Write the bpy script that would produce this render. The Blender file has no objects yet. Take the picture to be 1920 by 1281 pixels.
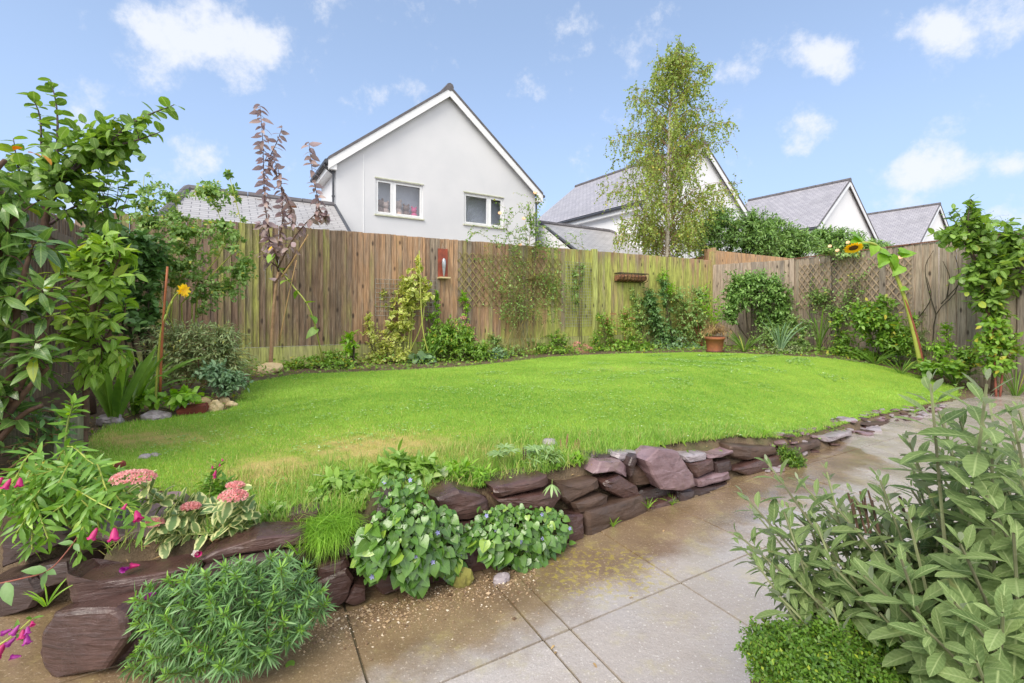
import bpy, bmesh, math, random
import numpy as np
from mathutils import Vector, noise
R=math.radians
C=bpy.context.scene
rng=np.random.default_rng(11); random.seed(5)
# ---------------------------------------------------------------- camera
FP,HZ,CZ=860.0,582.0,1.2
cd=bpy.data.cameras.new("Camera"); cam=bpy.data.objects.new("Camera",cd); C.collection.objects.link(cam)
cam.location=(0,0,CZ); cam.rotation_euler=(R(90),0,0)
cd.sensor_width=36; cd.lens=FP/1920*36; cd.shift_y=-(640.5-HZ)/1920; cd.clip_start=.02; cd.clip_end=3000
C.camera=cam
C.cycles.use_denoising=True
C.cycles.max_bounces=8; C.cycles.transparent_max_bounces=12
# ---------------------------------------------------------------- sky
SUN_EL,SUN_AZ=R(46),R(-150)          # azimuth from +Y towards +X
W=bpy.data.worlds.new("World"); C.world=W; W.use_nodes=True
nt=W.node_tree; N=nt.nodes; LK=nt.links; N.clear()
def nd(t,**k):
    n=N.new(t)
    for a,b in k.items(): setattr(n,a,b)
    return n
def mth(op,a,b=None,c=None,clamp=False):
    n=nd('ShaderNodeMath',operation=op,use_clamp=clamp)
    for i,x in enumerate((a,b,c)):
        if x is None: continue
        if isinstance(x,(int,float)): n.inputs[i].default_value=x
        else: LK.new(x,n.inputs[i])
    return n.outputs[0]
sky=nd('ShaderNodeTexSky',sky_type='NISHITA',sun_disc=False,sun_elevation=SUN_EL,sun_rotation=SUN_AZ,air_density=1.0,dust_density=1.2,ozone_density=2.0)
tc=nd('ShaderNodeTexCoord')
sep=nd('ShaderNodeSeparateXYZ'); LK.new(tc.outputs['Generated'],sep.inputs[0])
ns=nd('ShaderNodeTexNoise'); ns.inputs['Scale'].default_value=10; ns.inputs['Detail'].default_value=9; ns.inputs['Roughness'].default_value=.64
LK.new(tc.outputs['Generated'],ns.inputs['Vector'])
ns2=nd('ShaderNodeTexNoise'); ns2.inputs['Scale'].default_value=2.2; ns2.inputs['Detail'].default_value=5
LK.new(tc.outputs['Generated'],ns2.inputs['Vector'])
# angular clouds: az = x/y plane coordinate, el = z/y
az=mth('DIVIDE',sep.outputs[0],mth('MAXIMUM',sep.outputs[1],.05)); el=mth('DIVIDE',sep.outputs[2],mth('MAXIMUM',sep.outputs[1],.05))
acc=None
for (px,py,rx,ry,s) in [(385,80,185,98,1.5),(300,30,150,60,.6),(140,195,90,55,.65),(340,310,110,60,.5),(1540,108,95,52,1.3),(1500,228,72,62,1.3),(1372,130,55,32,.7),(1790,60,130,72,1.4),(1870,40,140,90,1.4),(1745,318,90,54,1.4),(1905,312,50,32,.8),(1740,385,60,30,.9),(1860,395,120,45,1.0),(1065,112,55,35,.42),(620,230,120,90,.0),(1690,25,50,30,.6),(1380,205,55,25,.45),(120,25,150,60,.35)]:
    ax=(px-960)/FP; ay=(HZ-py)/FP
    dx=mth('MULTIPLY',mth('SUBTRACT',az,ax),FP/rx); dy=mth('MULTIPLY',mth('SUBTRACT',el,ay),FP/ry)
    d=mth('SQRT',mth('ADD',mth('MULTIPLY',dx,dx),mth('MULTIPLY',dy,dy)))
    v=mth('MULTIPLY',mth('SUBTRACT',1.12,d),s*.85)
    acc=v if acc is None else mth('MAXIMUM',acc,v)
dens=mth('ADD',acc,mth('MULTIPLY',mth('SUBTRACT',ns.outputs['Fac'],.53),4.3))
front=mth('GREATER_THAN',sep.outputs[1],.05)
cl=nd('ShaderNodeMapRange',interpolation_type='SMOOTHSTEP'); LK.new(dens,cl.inputs[0]); cl.inputs[1].default_value=.05; cl.inputs[2].default_value=1.1
cl1=mth('MULTIPLY',cl.outputs[0],front)
gen=nd('ShaderNodeMapRange',interpolation_type='SMOOTHSTEP'); LK.new(ns2.outputs['Fac'],gen.inputs[0]); gen.inputs[1].default_value=.25; gen.inputs[2].default_value=.5
back=mth('MULTIPLY',mth('SUBTRACT',1.0,front),gen.outputs[0])  # unseen cloud cover added behind the camera to neutralise the ambient light
cloud=mth('MULTIPLY',mth('MAXIMUM',cl1,back),.88,clamp=True)
# pale moist air low down in the sky
hz=nd('ShaderNodeMapRange',interpolation_type='SMOOTHSTEP'); LK.new(sep.outputs[2],hz.inputs[0]); hz.inputs[1].default_value=-.05; hz.inputs[2].default_value=.62; hz.inputs[3].default_value=.88; hz.inputs[4].default_value=.42
mx=nd('ShaderNodeMix',data_type='RGBA'); LK.new(hz.outputs[0],mx.inputs[0]); LK.new(sky.outputs[0],mx.inputs[6]); mx.inputs[7].default_value=(3.9,5.3,7.9,1)
mc=nd('ShaderNodeMix',data_type='RGBA'); LK.new(cloud,mc.inputs[0]); LK.new(mx.outputs[2],mc.inputs[6]); fbk=nd('ShaderNodeMix',data_type='RGBA'); LK.new(front,fbk.inputs[0]); fbk.inputs[6].default_value=(11,11.1,11.4,1); fbk.inputs[7].default_value=(5.9,6.1,6.6,1); LK.new(fbk.outputs[2],mc.inputs[7])  # added rear cloud set brighter than the visible clouds, as fill light
bg=nd('ShaderNodeBackground'); bg.inputs[1].default_value=.098; LK.new(mc.outputs[2],bg.inputs[0])
wo=nd('ShaderNodeOutputWorld'); LK.new(bg.outputs[0],wo.inputs[0])
# ---------------------------------------------------------------- sun
sl=bpy.data.lights.new("Sun",'SUN'); sl.energy=2.1; sl.angle=R(34); sl.color=(1,.92,.8)
so=bpy.data.objects.new("Sun",sl); C.collection.objects.link(so)
sd=Vector((math.sin(SUN_AZ)*math.cos(SUN_EL),math.cos(SUN_AZ)*math.cos(SUN_EL),math.sin(SUN_EL)))
so.rotation_euler=sd.to_track_quat('Z','Y').to_euler()
C.view_settings.view_transform='Standard'; C.view_settings.look='None'; C.view_settings.exposure=.72; C.view_settings.gamma=1
# ---------------------------------------------------------------- helpers
def tag(o,label=None,cat=None,group=None,kind=None):
    if label: o['label']=label
    if cat: o['category']=cat
    if group: o['group']=group
    if kind: o['kind']=kind
    return o
def empty(name,loc,label,cat,group=None,rz=0):
    o=bpy.data.objects.new(name,None); o.empty_display_size=.1; C.collection.objects.link(o)
    o.location=tuple(float(q) for q in loc); o.rotation_euler=(0,0,rz); return tag(o,label,cat,group)
def mkobj(name,verts,faces,mat,parent=None,smooth=False,attr=None,origin=None,local=False,matidx=None):
    v=np.asarray(verts,dtype=np.float64).reshape(-1,3)
    if parent is not None and not local: v=v-np.array(parent.location)
    loc=(0,0,0)
    if parent is None and not local:
        if origin is None: origin=((v[:,0].min()+v[:,0].max())/2,(v[:,1].min()+v[:,1].max())/2,v[:,2].min())
        loc=origin; v=v-np.array(origin)
    me=bpy.data.meshes.new(name)
    if isinstance(faces,np.ndarray):
        k=faces.shape[1]; nf=len(faces); me.vertices.add(len(v)); me.vertices.foreach_set('co',v.ravel())
        me.loops.add(nf*k); me.loops.foreach_set('vertex_index',faces.astype(np.int32).ravel())
        me.polygons.add(nf); me.polygons.foreach_set('loop_start',np.arange(0,nf*k,k,dtype=np.int32)); me.polygons.foreach_set('loop_total',np.full(nf,k,dtype=np.int32))
        me.update(calc_edges=True)
    else:
        me.from_pydata(v.tolist(),[],[list(map(int,f)) for f in faces]); me.update()
    if smooth: me.polygons.foreach_set('use_smooth',np.ones(len(me.polygons),dtype=bool))
    if attr is not None:
        a=me.color_attributes.new('leaf','FLOAT_COLOR','POINT'); a.data.foreach_set('color',np.asarray(attr,dtype=np.float32).ravel())
    for m in (mat if isinstance(mat,(list,tuple)) else [mat]):
        me.materials.append(m)
    o=bpy.data.objects.new(name,me); C.collection.objects.link(o)
    if parent is not None: o.parent=parent
    else: o.location=tuple(float(q) for q in loc)
    return o
class MB:
    def __init__(s): s.v=[]; s.f=[]; s.a=[]
    def add(s,v,f,a=(.5,0,0,1)):
        n=len(s.v); v=[tuple(map(float,q)) for q in v]; s.v+=v; s.f+=[[i+n for i in q] for q in f]; s.a+=[a]*len(v)
    def box(s,x0,x1,y0,y1,z0,z1,M=None,a=(.5,0,0,1)):
        v=[(x,y,z) for z in (z0,z1) for y in (y0,y1) for x in (x0,x1)]
        if M: v=[M(*q) for q in v]
        s.add(v,[(0,2,3,1),(4,5,7,6),(0,1,5,4),(2,6,7,3),(0,4,6,2),(1,3,7,5)],a)
    def tube(s,pts,r0,r1=None,k=6,a=(.5,0,0,1),jit=0,caps=True):
        pts=np.asarray(pts,float); n=len(pts); r1=r0 if r1 is None else r1
        t=np.gradient(pts,axis=0); t/=np.linalg.norm(t,axis=1)[:,None]+1e-9
        ref=np.array([0,0,1.]) if abs(t[0][2])<.9 else np.array([1.,0,0]); vs=[]
        for i in range(n):
            u=np.cross(t[i],ref); u/=np.linalg.norm(u)+1e-9; w=np.cross(t[i],u); ref=np.cross(u,t[i]); 
            r=r0+(r1-r0)*i/max(1,n-1)
            if jit: r*=1+rng.uniform(-jit,jit)
            for j in range(k):
                an=2*math.pi*j/k; vs.append(pts[i]+r*(math.cos(an)*u+math.sin(an)*w))
        f=[(i*k+j,i*k+(j+1)%k,(i+1)*k+(j+1)%k,(i+1)*k+j) for i in range(n-1) for j in range(k)]
        if caps: f+=[tuple(range(k))[::-1],tuple((n-1)*k+j for j in range(k))]
        s.add(vs,f,a)
    def lathe(s,prof,c=(0,0,0),k=20,a=(.5,0,0,1),M=None,cap=True):
        vs=[]
        for r,z in prof:
            for j in range(k):
                an=2*math.pi*j/k; q=(c[0]+r*math.cos(an),c[1]+r*math.sin(an),c[2]+z); vs.append(M(*q) if M else q)
        f=[(i*k+j,i*k+(j+1)%k,(i+1)*k+(j+1)%k,(i+1)*k+j) for i in range(len(prof)-1) for j in range(k)]
        if cap: f+=[tuple(range(k))[::-1]]
        s.add(vs,f,a)
    def build(s,name,mat,parent=None,smooth=False,local=False,origin=None):
        return mkobj(name,s.v,s.f,mat,parent,smooth,s.a,origin,local)
def srgb(r,g,b):
    f=lambda c:(c/255/12.92 if c/255<=.04045 else ((c/255+.055)/1.055)**2.4)
    return (f(r),f(g),f(b),1)
def cross(a,b): return np.cross(a,b)
def nrm(v):
    v=np.asarray(v,float); return v/(np.linalg.norm(v,axis=-1,keepdims=True)+1e-9)
# ---------------------------------------------------------------- where things stand
def PD(px,py,Y): return np.array([(px-960)/FP*Y,Y,CZ-(py-HZ)/FP*Y])
_w=[(-7,1.75),(-2.6,1.75),(-1.62,1.86),(-1.52,1.52),(-.76,1.817),(-.241,2.072),(.274,2.356),(.72,2.694),(1.17,2.966),(1.65,3.30),(2.29,3.647),(3.74,4.734),(5.03,5.55),(7.37,6.745),(9,7.6)]
WX=np.array([a for a,b in _w]); WY=np.array([b for a,b in _w])
TX=np.array([-7,-1.6,-.5,.3,1.1,1.7,2.3,3.7,5.2,9]); TZ=np.array([.33,.30,.31,.33,.30,.25,.15,.05,.01,.0])
def sm(t): t=np.clip(t,0,1); return t*t*(3-2*t)
def rs(x): return np.interp(x,[1.2,1.9],[.085,.03])
def gz(x,y):
    x=np.asarray(x,float); y=np.asarray(y,float)
    yf=np.interp(x,WX,WY); top=np.interp(x,TX,TZ); d=(y-yf)
    g=top+(.36-top)*sm(d/2.6)
    r=sm((d-rs(x))/.09)
    return g*r-.012*(1-r)
def GH(px,py,it=60):
    lo,hi=.3,60.
    Ys=np.linspace(.4,25,2500); X=(px-960)/FP*Ys; Z=CZ-(py-HZ)/FP*Ys
    k=np.argmax(Z<gz(X,Ys)); Y=Ys[k]; return np.array([(px-960)/FP*Y,Y,float(gz((px-960)/FP*Y,Y))])
def G(x,y,dz=0): return np.array([x,y,float(gz(x,y))+dz])
F0=np.array([-3.62,6.76]); FA=np.array([.874,.486]); FN=np.array([.486,-.874])   # main fence line; FN points into the garden
def TF(px):                      # distance along the main fence seen at px
    r=(px-960)/FP; return (r*F0[1]-F0[0])/(FA[0]-r*FA[1])
def FPt(t,z,off=0): p=F0+FA*t+FN*off; return np.array([p[0],p[1],z])
def FZ(px,py,off=0):             # point on the fence plane behind pixel
    p=F0+FN*off; r=(px-960)/FP; t=(r*p[1]-p[0])/(FA[0]-r*FA[1]); q=p+FA*t
    return np.array([q[0],q[1],CZ-(py-HZ)/FP*q[1]])
C1=np.array([5.03,11.5]); C2=np.array([6.30,10.3]); RA=nrm(np.array([.283,-.959])); RN=np.array([-.959,-.283])
def RZp(px,py,off=0):
    p=C2+RN*off; r=(px-960)/FP; t=(r*p[1]-p[0])/(RA[0]-r*RA[1]); q=p+RA*t
    return np.array([q[0],q[1],CZ-(py-HZ)/FP*q[1]])
# ---------------------------------------------------------------- materials
class NM:
    def __init__(s,name):
        s.m=bpy.data.materials.new(name); s.m.use_nodes=True; s.t=s.m.node_tree; s.t.nodes.clear()
        s.out=s.n('ShaderNodeOutputMaterial'); s.p=s.n('ShaderNodeBsdfPrincipled'); s.l(s.p.outputs[0],s.out.inputs[0]); s.tc=s.n('ShaderNodeTexCoord')
    def n(s,t,**k):
        n=s.t.nodes.new(t)
        for a,b in k.items(): setattr(n,a,b)
        return n
    def l(s,a,b): s.t.links.new(a,b)
    def set(s,inp,x):
        if isinstance(x,(int,float,tuple)): inp.default_value=x
        else: s.l(x,inp)
    def math(s,op,a,b=0.,clamp=False):
        n=s.n('ShaderNodeMath',operation=op,use_clamp=clamp); s.set(n.inputs[0],a); s.set(n.inputs[1],b); return n.outputs[0]
    def mix(s,f,a,b,bt='MIX'):
        n=s.n('ShaderNodeMix',data_type='RGBA',blend_type=bt); s.set(n.inputs[0],f); s.set(n.inputs[6],a); s.set(n.inputs[7],b); return n.outputs[2]
    def noise(s,scale,detail=4,rough=.55,coord='Object',st=None,out='Fac',loc=None):
        n=s.n('ShaderNodeTexNoise'); n.inputs['Scale'].default_value=scale; n.inputs['Detail'].default_value=detail; n.inputs['Roughness'].default_value=rough
        v=s.co(coord)
        if st or loc:
            mp=s.n('ShaderNodeMapping'); s.l(v,mp.inputs[0]); mp.inputs['Scale'].default_value=st or (1,1,1); mp.inputs['Location'].default_value=loc or (0,0,0); v=mp.outputs[0]
        s.l(v,n.inputs['Vector']); return n.outputs[out]
    def co(s,coord):
        if coord=='World': return s.n('ShaderNodeNewGeometry').outputs['Position']
        return s.tc.outputs[coord]
    def rng(s,x,a,b,c=0.,d=1.):
        n=s.n('ShaderNodeMapRange',interpolation_type='SMOOTHSTEP'); s.l(x,n.inputs[0])
        for i,v in enumerate((a,b,c,d)): n.inputs[i+1].default_value=v
        return n.outputs[0]
    def attr(s,name='leaf'):
        a=s.n('ShaderNodeAttribute',attribute_name=name); q=s.n('ShaderNodeSeparateColor'); s.l(a.outputs['Color'],q.inputs[0]); return q.outputs
    def bump(s,h,st=.3,dist=.01):
        b=s.n('ShaderNodeBump'); b.inputs['Strength'].default_value=st; b.inputs['Distance'].default_value=dist; s.l(h,b.inputs['Height']); s.l(b.outputs[0],s.p.inputs['Normal']); return b
    def col(s,x): s.set(s.p.inputs['Base Color'],x)
    def rough(s,x): s.set(s.p.inputs['Roughness'],x)
def leafmat(name,c1,c2,c3=None,edge=None,vein=None,rough=.45,trans=.34,gloss=.5,tip=None,under=None):
    m=NM(name); r,v,u=m.attr()[:3]
    col=m.mix(r,srgb(*c1),srgb(*c2))
    if c3: col=m.mix(m.rng(r,.94,.98),col,srgb(*c3))
    if tip: col=m.mix(m.rng(u,.4,1.),col,srgb(*tip))
    if vein:
        rib=m.math('SINE',m.math('SUBTRACT',m.math('MULTIPLY',u,52.),m.math('MULTIPLY',v,9.))); col=m.mix(m.rng(rib,.35,.95,0,.38),col,m.mix(.5,col,srgb(*vein))); col=m.mix(m.rng(rib,-.5,-.98,0,.3),col,m.mix(.35,col,srgb(30,44,24)))
        col=m.mix(m.rng(v,.16,.0),col,srgb(*vein))
        ed=m.noise(9,4,.7,coord='World'); col=m.mix(m.math('MULTIPLY',m.rng(ed,.62,.72,0,.55),m.rng(u,.3,1.)),col,srgb(150,128,84))
    if edge: col=m.mix(m.rng(m.math('ADD',v,m.noise(60,2,coord='World')),.95,1.25),col,srgb(*edge))
    bl=m.noise(22,3,coord='World'); col=m.mix(m.rng(bl,.3,.75,0,.35),col,m.mix(.5,col,srgb(*[min(255,q*1.35) for q in c2])))
    if under:
        g=m.n('ShaderNodeNewGeometry'); col=m.mix(m.math('MULTIPLY',g.outputs['Backfacing'],.8),col,srgb(*under))
    m.col(col); m.rough(rough); m.p.inputs['Specular IOR Level'].default_value=gloss
    m.bump(m.noise(140 if name!='LeafSage' else 420,2,coord='World'),.25 if name!='LeafSage' else .8,.002)
    if trans:
        tr=m.n('ShaderNodeBsdfTranslucent'); hs=m.n('ShaderNodeHueSaturation'); hs.inputs['Saturation'].default_value=1.15; hs.inputs['Value'].default_value=1.25; hs.inputs['Hue'].default_value=.49
        m.l(col,hs.inputs['Color']); m.l(hs.outputs[0],tr.inputs[0]); ms=m.n('ShaderNodeMixShader'); ms.inputs[0].default_value=trans; m.l(m.p.outputs[0],ms.inputs[1]); m.l(tr.outputs[0],ms.inputs[2]); m.l(ms.outputs[0],m.out.inputs[0])
    return m.m
def plain(name,c,rough=.6,c2=None,sc=8,bump=0,metal=0,bs=40,spec=.5):
    m=NM(name)
    m.col(m.mix(m.rng(m.noise(sc,5),.3,.7),srgb(*c),srgb(*(c2 or [q*.85 for q in c])))); m.rough(rough); m.p.inputs['Metallic'].default_value=metal; m.p.inputs['Specular IOR Level'].default_value=spec
    if bump: m.bump(m.noise(bs,5),bump,.006)
    return m.m
M={}
# wood fence: per-board tone r, algae amount v (green growth has its own shape: boards, damp foot)
def fencemat(name,cw1,cw2,cw3,cg,galg,fade=.0):
    m=NM(name); r,v,u=m.attr()[:3]
    base=m.mix(m.rng(r,.0,.5),srgb(*cw1),srgb(*cw2)); base=m.mix(m.rng(r,.62,.9),base,srgb(*cw3))
    base=m.mix(m.rng(m.noise(2.1,4,.6,coord='World',st=(7,7,.8)),.42,.66,0,.7),base,m.mix(.6,base,srgb(126,120,114)))
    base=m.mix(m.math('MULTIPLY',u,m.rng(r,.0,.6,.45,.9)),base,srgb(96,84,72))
    gr=m.noise(6,6,.65,coord='World',st=(9,9,.55)); base=m.mix(m.rng(gr,.40,.62,0,.72),base,m.mix(.62,base,srgb(44,32,26)))
    gr2=m.noise(14,4,.7,coord='World',st=(6,6,.25)); base=m.mix(m.rng(gr2,.5,.75,0,.4),base,srgb(206,190,168))
    al=m.math('ADD',m.math('MULTIPLY',v,1.),m.math('MULTIPLY',m.math('SUBTRACT',m.noise(1.6,6,.7,coord='World',st=(2.2,2.2,.45)),.5),1.7))
    base=m.mix(m.rng(al,.25,1.0,0,galg),base,m.mix(m.rng(m.noise(10,5,.7,coord='World',st=(4,4,.3)),.35,.65),srgb(*cg),srgb(cg[0]*.62,cg[1]*.62,cg[2]*.58)))
    kn=m.n('ShaderNodeTexVoronoi'); mp=m.n('ShaderNodeMapping'); m.l(m.co('World'),mp.inputs[0]); mp.inputs['Scale'].default_value=(6,6,2.6); m.l(mp.outputs[0],kn.inputs['Vector']); kn.inputs['Scale'].default_value=1.25
    base=m.mix(m.rng(kn.outputs['Distance'],.2,.07,0,.85),base,srgb(50,36,30))
    m.col(base); m.rough(.8); m.bump(gr,.5,.006)
    return m.m
M['fence']=fencemat('FenceWood',(136,106,84),(190,148,112),(152,134,118),(186,192,96),.95)
M['fence_grey']=fencemat('FenceGrey',(170,154,140),(188,168,148),(140,128,116),(150,158,108),.45)
M['fence_orange']=fencemat('FenceOrange',(190,148,104),(200,160,116),(178,140,102),(170,160,90),.25)
M['fence_red']=fencemat('FenceRed',(120,74,54),(140,88,62),(110,70,54),(120,110,70),.2)
M['fence_dark']=fencemat('FenceDark',(140,122,106),(156,132,112),(116,104,96),(120,128,86),.5)
M['gravelboard']=fencemat('GravelBoard',(176,172,124),(186,182,126),(170,168,124),(190,196,112),.9)
# render, roofs
m=NM('WhiteRender'); m.col(m.mix(m.rng(m.noise(.7,5,coord='Object'),.3,.75),srgb(217,217,219),srgb(207,208,211))); m.rough(.85); M['render']=m.m
m=NM('BrightRender'); m.col(m.mix(m.rng(m.noise(.7,5,coord='Object'),.3,.75),srgb(234,234,236),srgb(226,227,230))); m.rough(.85); M['render_b']=m.m
M['upvc']=plain('WhitePlastic',(236,236,236),.35,(228,229,230)); M['pipe']=plain('BlackPipe',(72,74,80),.4,(60,62,68)); M['sillm']=plain('MossySill',(205,206,186),.6,(176,180,150),6)
def roofmat(name,c1,c2,bw=.28,bh=.16,mortar=(70,70,76)):
    m=NM(name); b=m.n('ShaderNodeTexBrick'); uv=m.n('ShaderNodeUVMap'); m.l(uv.outputs[0],b.inputs['Vector'])
    b.inputs['Scale'].default_value=1; b.inputs['Brick Width'].default_value=bw; b.inputs['Row Height'].default_value=bh; b.inputs['Mortar Size'].default_value=.009; b.inputs['Mortar Smooth'].default_value=.1
    b.inputs['Color1'].default_value=srgb(*c1); b.inputs['Color2'].default_value=srgb(*c2); b.inputs['Mortar'].default_value=srgb(*mortar)
    c=m.mix(m.rng(m.noise(1.2,5),.35,.8,0,.35),b.outputs['Color'],srgb(c2[0]*.8,c2[1]*.8,c2[2]*.78)); m.col(c); m.rough(.42); m.p.inputs['Specular IOR Level'].default_value=.8
    m.bump(b.outputs['Fac'],-.5,.02); return m.m
M['slate']=roofmat('RoofTiles',(176,172,176),(158,154,160)); M['tile']=roofmat('GarageTiles',(176,173,172),(160,157,156),.33,.135,(96,92,92))
M['ridge']=plain('RidgeTile',(104,100,102),.6,(88,85,88),5,.2)
m=NM('WindowGlass'); gl=m.n('ShaderNodeBsdfGlossy'); gl.inputs['Roughness'].default_value=.02; tr=m.n('ShaderNodeBsdfTransparent'); tr.inputs[0].default_value=(.86,.88,.9,1); ms=m.n('ShaderNodeMixShader'); ms.inputs[0].default_value=.07; m.l(tr.outputs[0],ms.inputs[1]); m.l(gl.outputs[0],ms.inputs[2]); m.l(ms.outputs[0],m.out.inputs[0]); M['glass']=m.m
M['room']=plain('RoomGrey',(206,206,214),.9,(196,196,206))
M['plush_a']=plain('PlushCream',(214,190,178),.95,(190,160,150),30,.5); M['plush_b']=plain('PlushPink',(226,70,130),.9,(236,110,160),20,.5); M['plush_c']=plain('PlushBrown',(150,120,110),.95,None,30,.5)
# slate rocks
def rockmat(name,c1,c2,c3,rough=.32,st=(1,1,9)):
    m=NM(name); a=m.noise(5,6,.6,coord='Object'); s_=m.noise(9,5,.6,coord='Object',st=st)
    c=m.mix(m.rng(a,.3,.7),srgb(*c1),srgb(*c2)); c=m.mix(m.rng(s_,.48,.7,0,.55),c,srgb(*c3)); c=m.mix(m.rng(m.noise(60,3,.7),.58,.78,0,.18),c,srgb(160,140,130))
    c=m.mix(m.rng(m.noise(2.7,6,.7,coord='World'),.58,.72,0,.35),c,srgb(120,104,80))
    gm=m.n('ShaderNodeNewGeometry'); m.col(c); m.rough(m.rng(m.noise(7,4),.3,.7,rough-.14,rough+.16)); m.p.inputs['Specular IOR Level'].default_value=.55
    h=m.math('ADD',m.math('MULTIPLY',s_,1.),m.math('MULTIPLY',m.noise(45,5,.6),.35)); m.bump(h,.55,.012); return m.m
M['slate_rock']=rockmat('PurpleSlate',(68,48,44),(92,67,61),(44,32,30))
M['slate_pale']=rockmat('PaleSlate',(122,98,102),(144,120,124),(90,72,76),.3,(1,1,3))
M['slate_dark']=rockmat('DarkSlate',(56,43,41),(74,58,55),(40,32,32),.34)
M['slate_grey']=rockmat('GreySlate',(140,130,134),(168,158,162),(100,90,94),.35)
M['brownrock']=rockmat('BrownStone',(70,54,45),(92,72,60),(50,39,33),.5,(1,1,5))
M['sandstone']=rockmat('SandStone',(196,172,128),(206,186,146),(160,136,98),.7,(1,1,2))
M['mossrock']=rockmat('MossyStone',(120,118,56),(150,146,70),(88,78,50),.85,(1,1,1))
M['redbrick']=plain('RedBrick',(140,66,50),.8,(104,52,44),14,.6); M['terracotta']=plain('Terracotta',(160,98,64),.8,(132,84,58),9,.3); M['terra_dark']=plain('TerracottaDark',(110,66,56),.6,(90,56,50),9,.3)
M['bark']=plain('BarkBrown',(104,78,62),.85,(76,58,48),20,.8); M['barkpale']=plain('BarkPale',(168,138,104),.8,(140,110,82),14,.5); M['stemgreen']=plain('StemGreen',(128,142,70),.6,(110,124,62)); M['stempurple']=plain('StemPurple',(96,78,84),.6); M['cane']=plain('CaneTan',(184,152,104),.6,(164,130,88)); M['canered']=plain('CaneRed',(160,92,54),.6,(140,82,50)); M['stemdark']=plain('StemDark',(74,66,50),.8); M['stemred']=plain('StemRed',(150,84,66),.6); M['stemyellow']=plain('StemYellow',(170,176,84),.5,(150,160,70))
M['drystem']=plain('DryStem',(170,140,100),.9,(120,92,70)); M['twine']=plain('WireGrey',(176,176,170),.5,(150,150,146),8,0,.5); M['lattice']=plain('LatticeWood',(150,138,90),.85,(116,104,68),12,.3); M['lattice_pale']=plain('LatticePale',(178,158,132),.85,(150,130,106),12,.3); M['iron']=plain('BlackIron',(60,48,44),.6,None,8,0,.4); M['coir']=plain('Coir',(146,102,72),.95,(106,72,54),40,1)
m=NM('BirchBark'); m.col(m.mix(m.rng(m.noise(3,5,.6,coord='World',st=(2,2,14)),.54,.64),srgb(206,196,180),srgb(70,60,54))); m.rough(.7); M['birch']=m.m
# leaves
M['l_laurel']=leafmat('LeafLoquat',(76,108,56),(116,152,74),(183,195,73),vein=(146,170,97),rough=.24,trans=.3,gloss=.8)
M['l_young']=leafmat('LeafLime',(112,151,58),(157,192,79),(183,194,86),vein=(172,194,108),rough=.45,trans=.35)
M['l_quince']=leafmat('LeafQuince',(92,126,58),(136,170,75),(183,195,73),vein=(158,183,109),rough=.4,trans=.35)
M['l_dark']=leafmat('LeafDark',(74,110,60),(108,144,78),None,rough=.45,trans=.25)
M['l_rose']=leafmat('LeafRose',(107,143,76),(150,179,103),(197,190,89),rough=.45,trans=.35)
M['l_lav']=leafmat('LeafGreyGreen',(122,142,94),(160,176,122),(176,176,88),rough=.6,trans=.25)
M['l_sword']=leafmat('LeafSword',(84,122,50),(124,158,66),(180,180,80),rough=.4,trans=.35)
M['l_plum']=leafmat('LeafPlum',(128,110,104),(160,144,138),(151,105,75),vein=(172,126,126),rough=.42,trans=.25,under=(172,151,156))
M['l_ivy']=leafmat('LeafVarieg',(132,159,63),(186,197,96),(210,199,84),edge=(216,216,136),rough=.4,trans=.3)
M['l_mid']=leafmat('LeafMid',(96,138,51),(138,174,69),(190,179,67),rough=.42,trans=.3)
M['l_bright']=leafmat('LeafBright',(112,160,48),(150,190,70),None,rough=.42,trans=.4)
M['l_birch']=leafmat('LeafBirch',(120,146,66),(158,178,84),(193,176,66),rough=.45,trans=.35)
M['l_hedge']=leafmat('LeafHedge',(92,132,64),(134,168,86),None,rough=.45,trans=.25)
M['l_bluish']=leafmat('LeafBluish',(100,134,96),(130,159,117),None,rough=.5,trans=.25)
M['l_sage']=leafmat('LeafSage',(84,108,60),(128,148,92),None,vein=(158,174,120),rough=.72,trans=.22,gloss=.25,under=(180,191,159))
M['l_thyme']=leafmat('LeafThyme',(60,98,30),(108,144,46),(160,176,56),rough=.5,trans=.3)
M['l_rosette']=leafmat('LeafRosette',(70,112,58),(106,146,82),None,rough=.4,trans=.2,vein=(156,180,132))
M['l_rosette_c']=leafmat('LeafRosetteHeart',(110,156,60),(140,180,80),None,rough=.4,trans=.3)
M['l_camp']=leafmat('LeafBellflower',(64,108,40),(108,148,62),(150,180,70),vein=(104,142,66),rough=.26,trans=.25,gloss=.7)
M['l_sedum']=leafmat('LeafSedum',(96,126,74),(126,150,92),None,edge=(222,222,160),rough=.45,trans=.25)
M['l_pen']=leafmat('LeafPenstemon',(90,133,51),(129,170,71),(172,205,86),rough=.38,trans=.3)
M['l_weed']=leafmat('LeafWeed',(110,150,56),(156,188,96),(196,206,160),rough=.42,trans=.35)
M['l_lupin']=leafmat('LeafLupin',(130,162,96),(160,186,126),None,rough=.5,trans=.3)
M['l_dry']=leafmat('LeafDry',(150,120,80),(176,150,104),None,rough=.8,trans=.15)
M['l_rust']=leafmat('LeafRusty',(150,110,80),(176,130,90),(120,140,70),rough=.6,trans=.2)
M['p_pink']=leafmat('PetalPink',(222,150,150),(236,180,174),(206,120,126),rough=.7,trans=.3)
M['p_mag']=leafmat('PetalMagenta',(170,28,96),(198,52,122),None,rough=.45,trans=.3); M['p_purple']=leafmat('PetalPurple',(140,36,128),(170,60,150),None,rough=.45,trans=.3)
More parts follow.
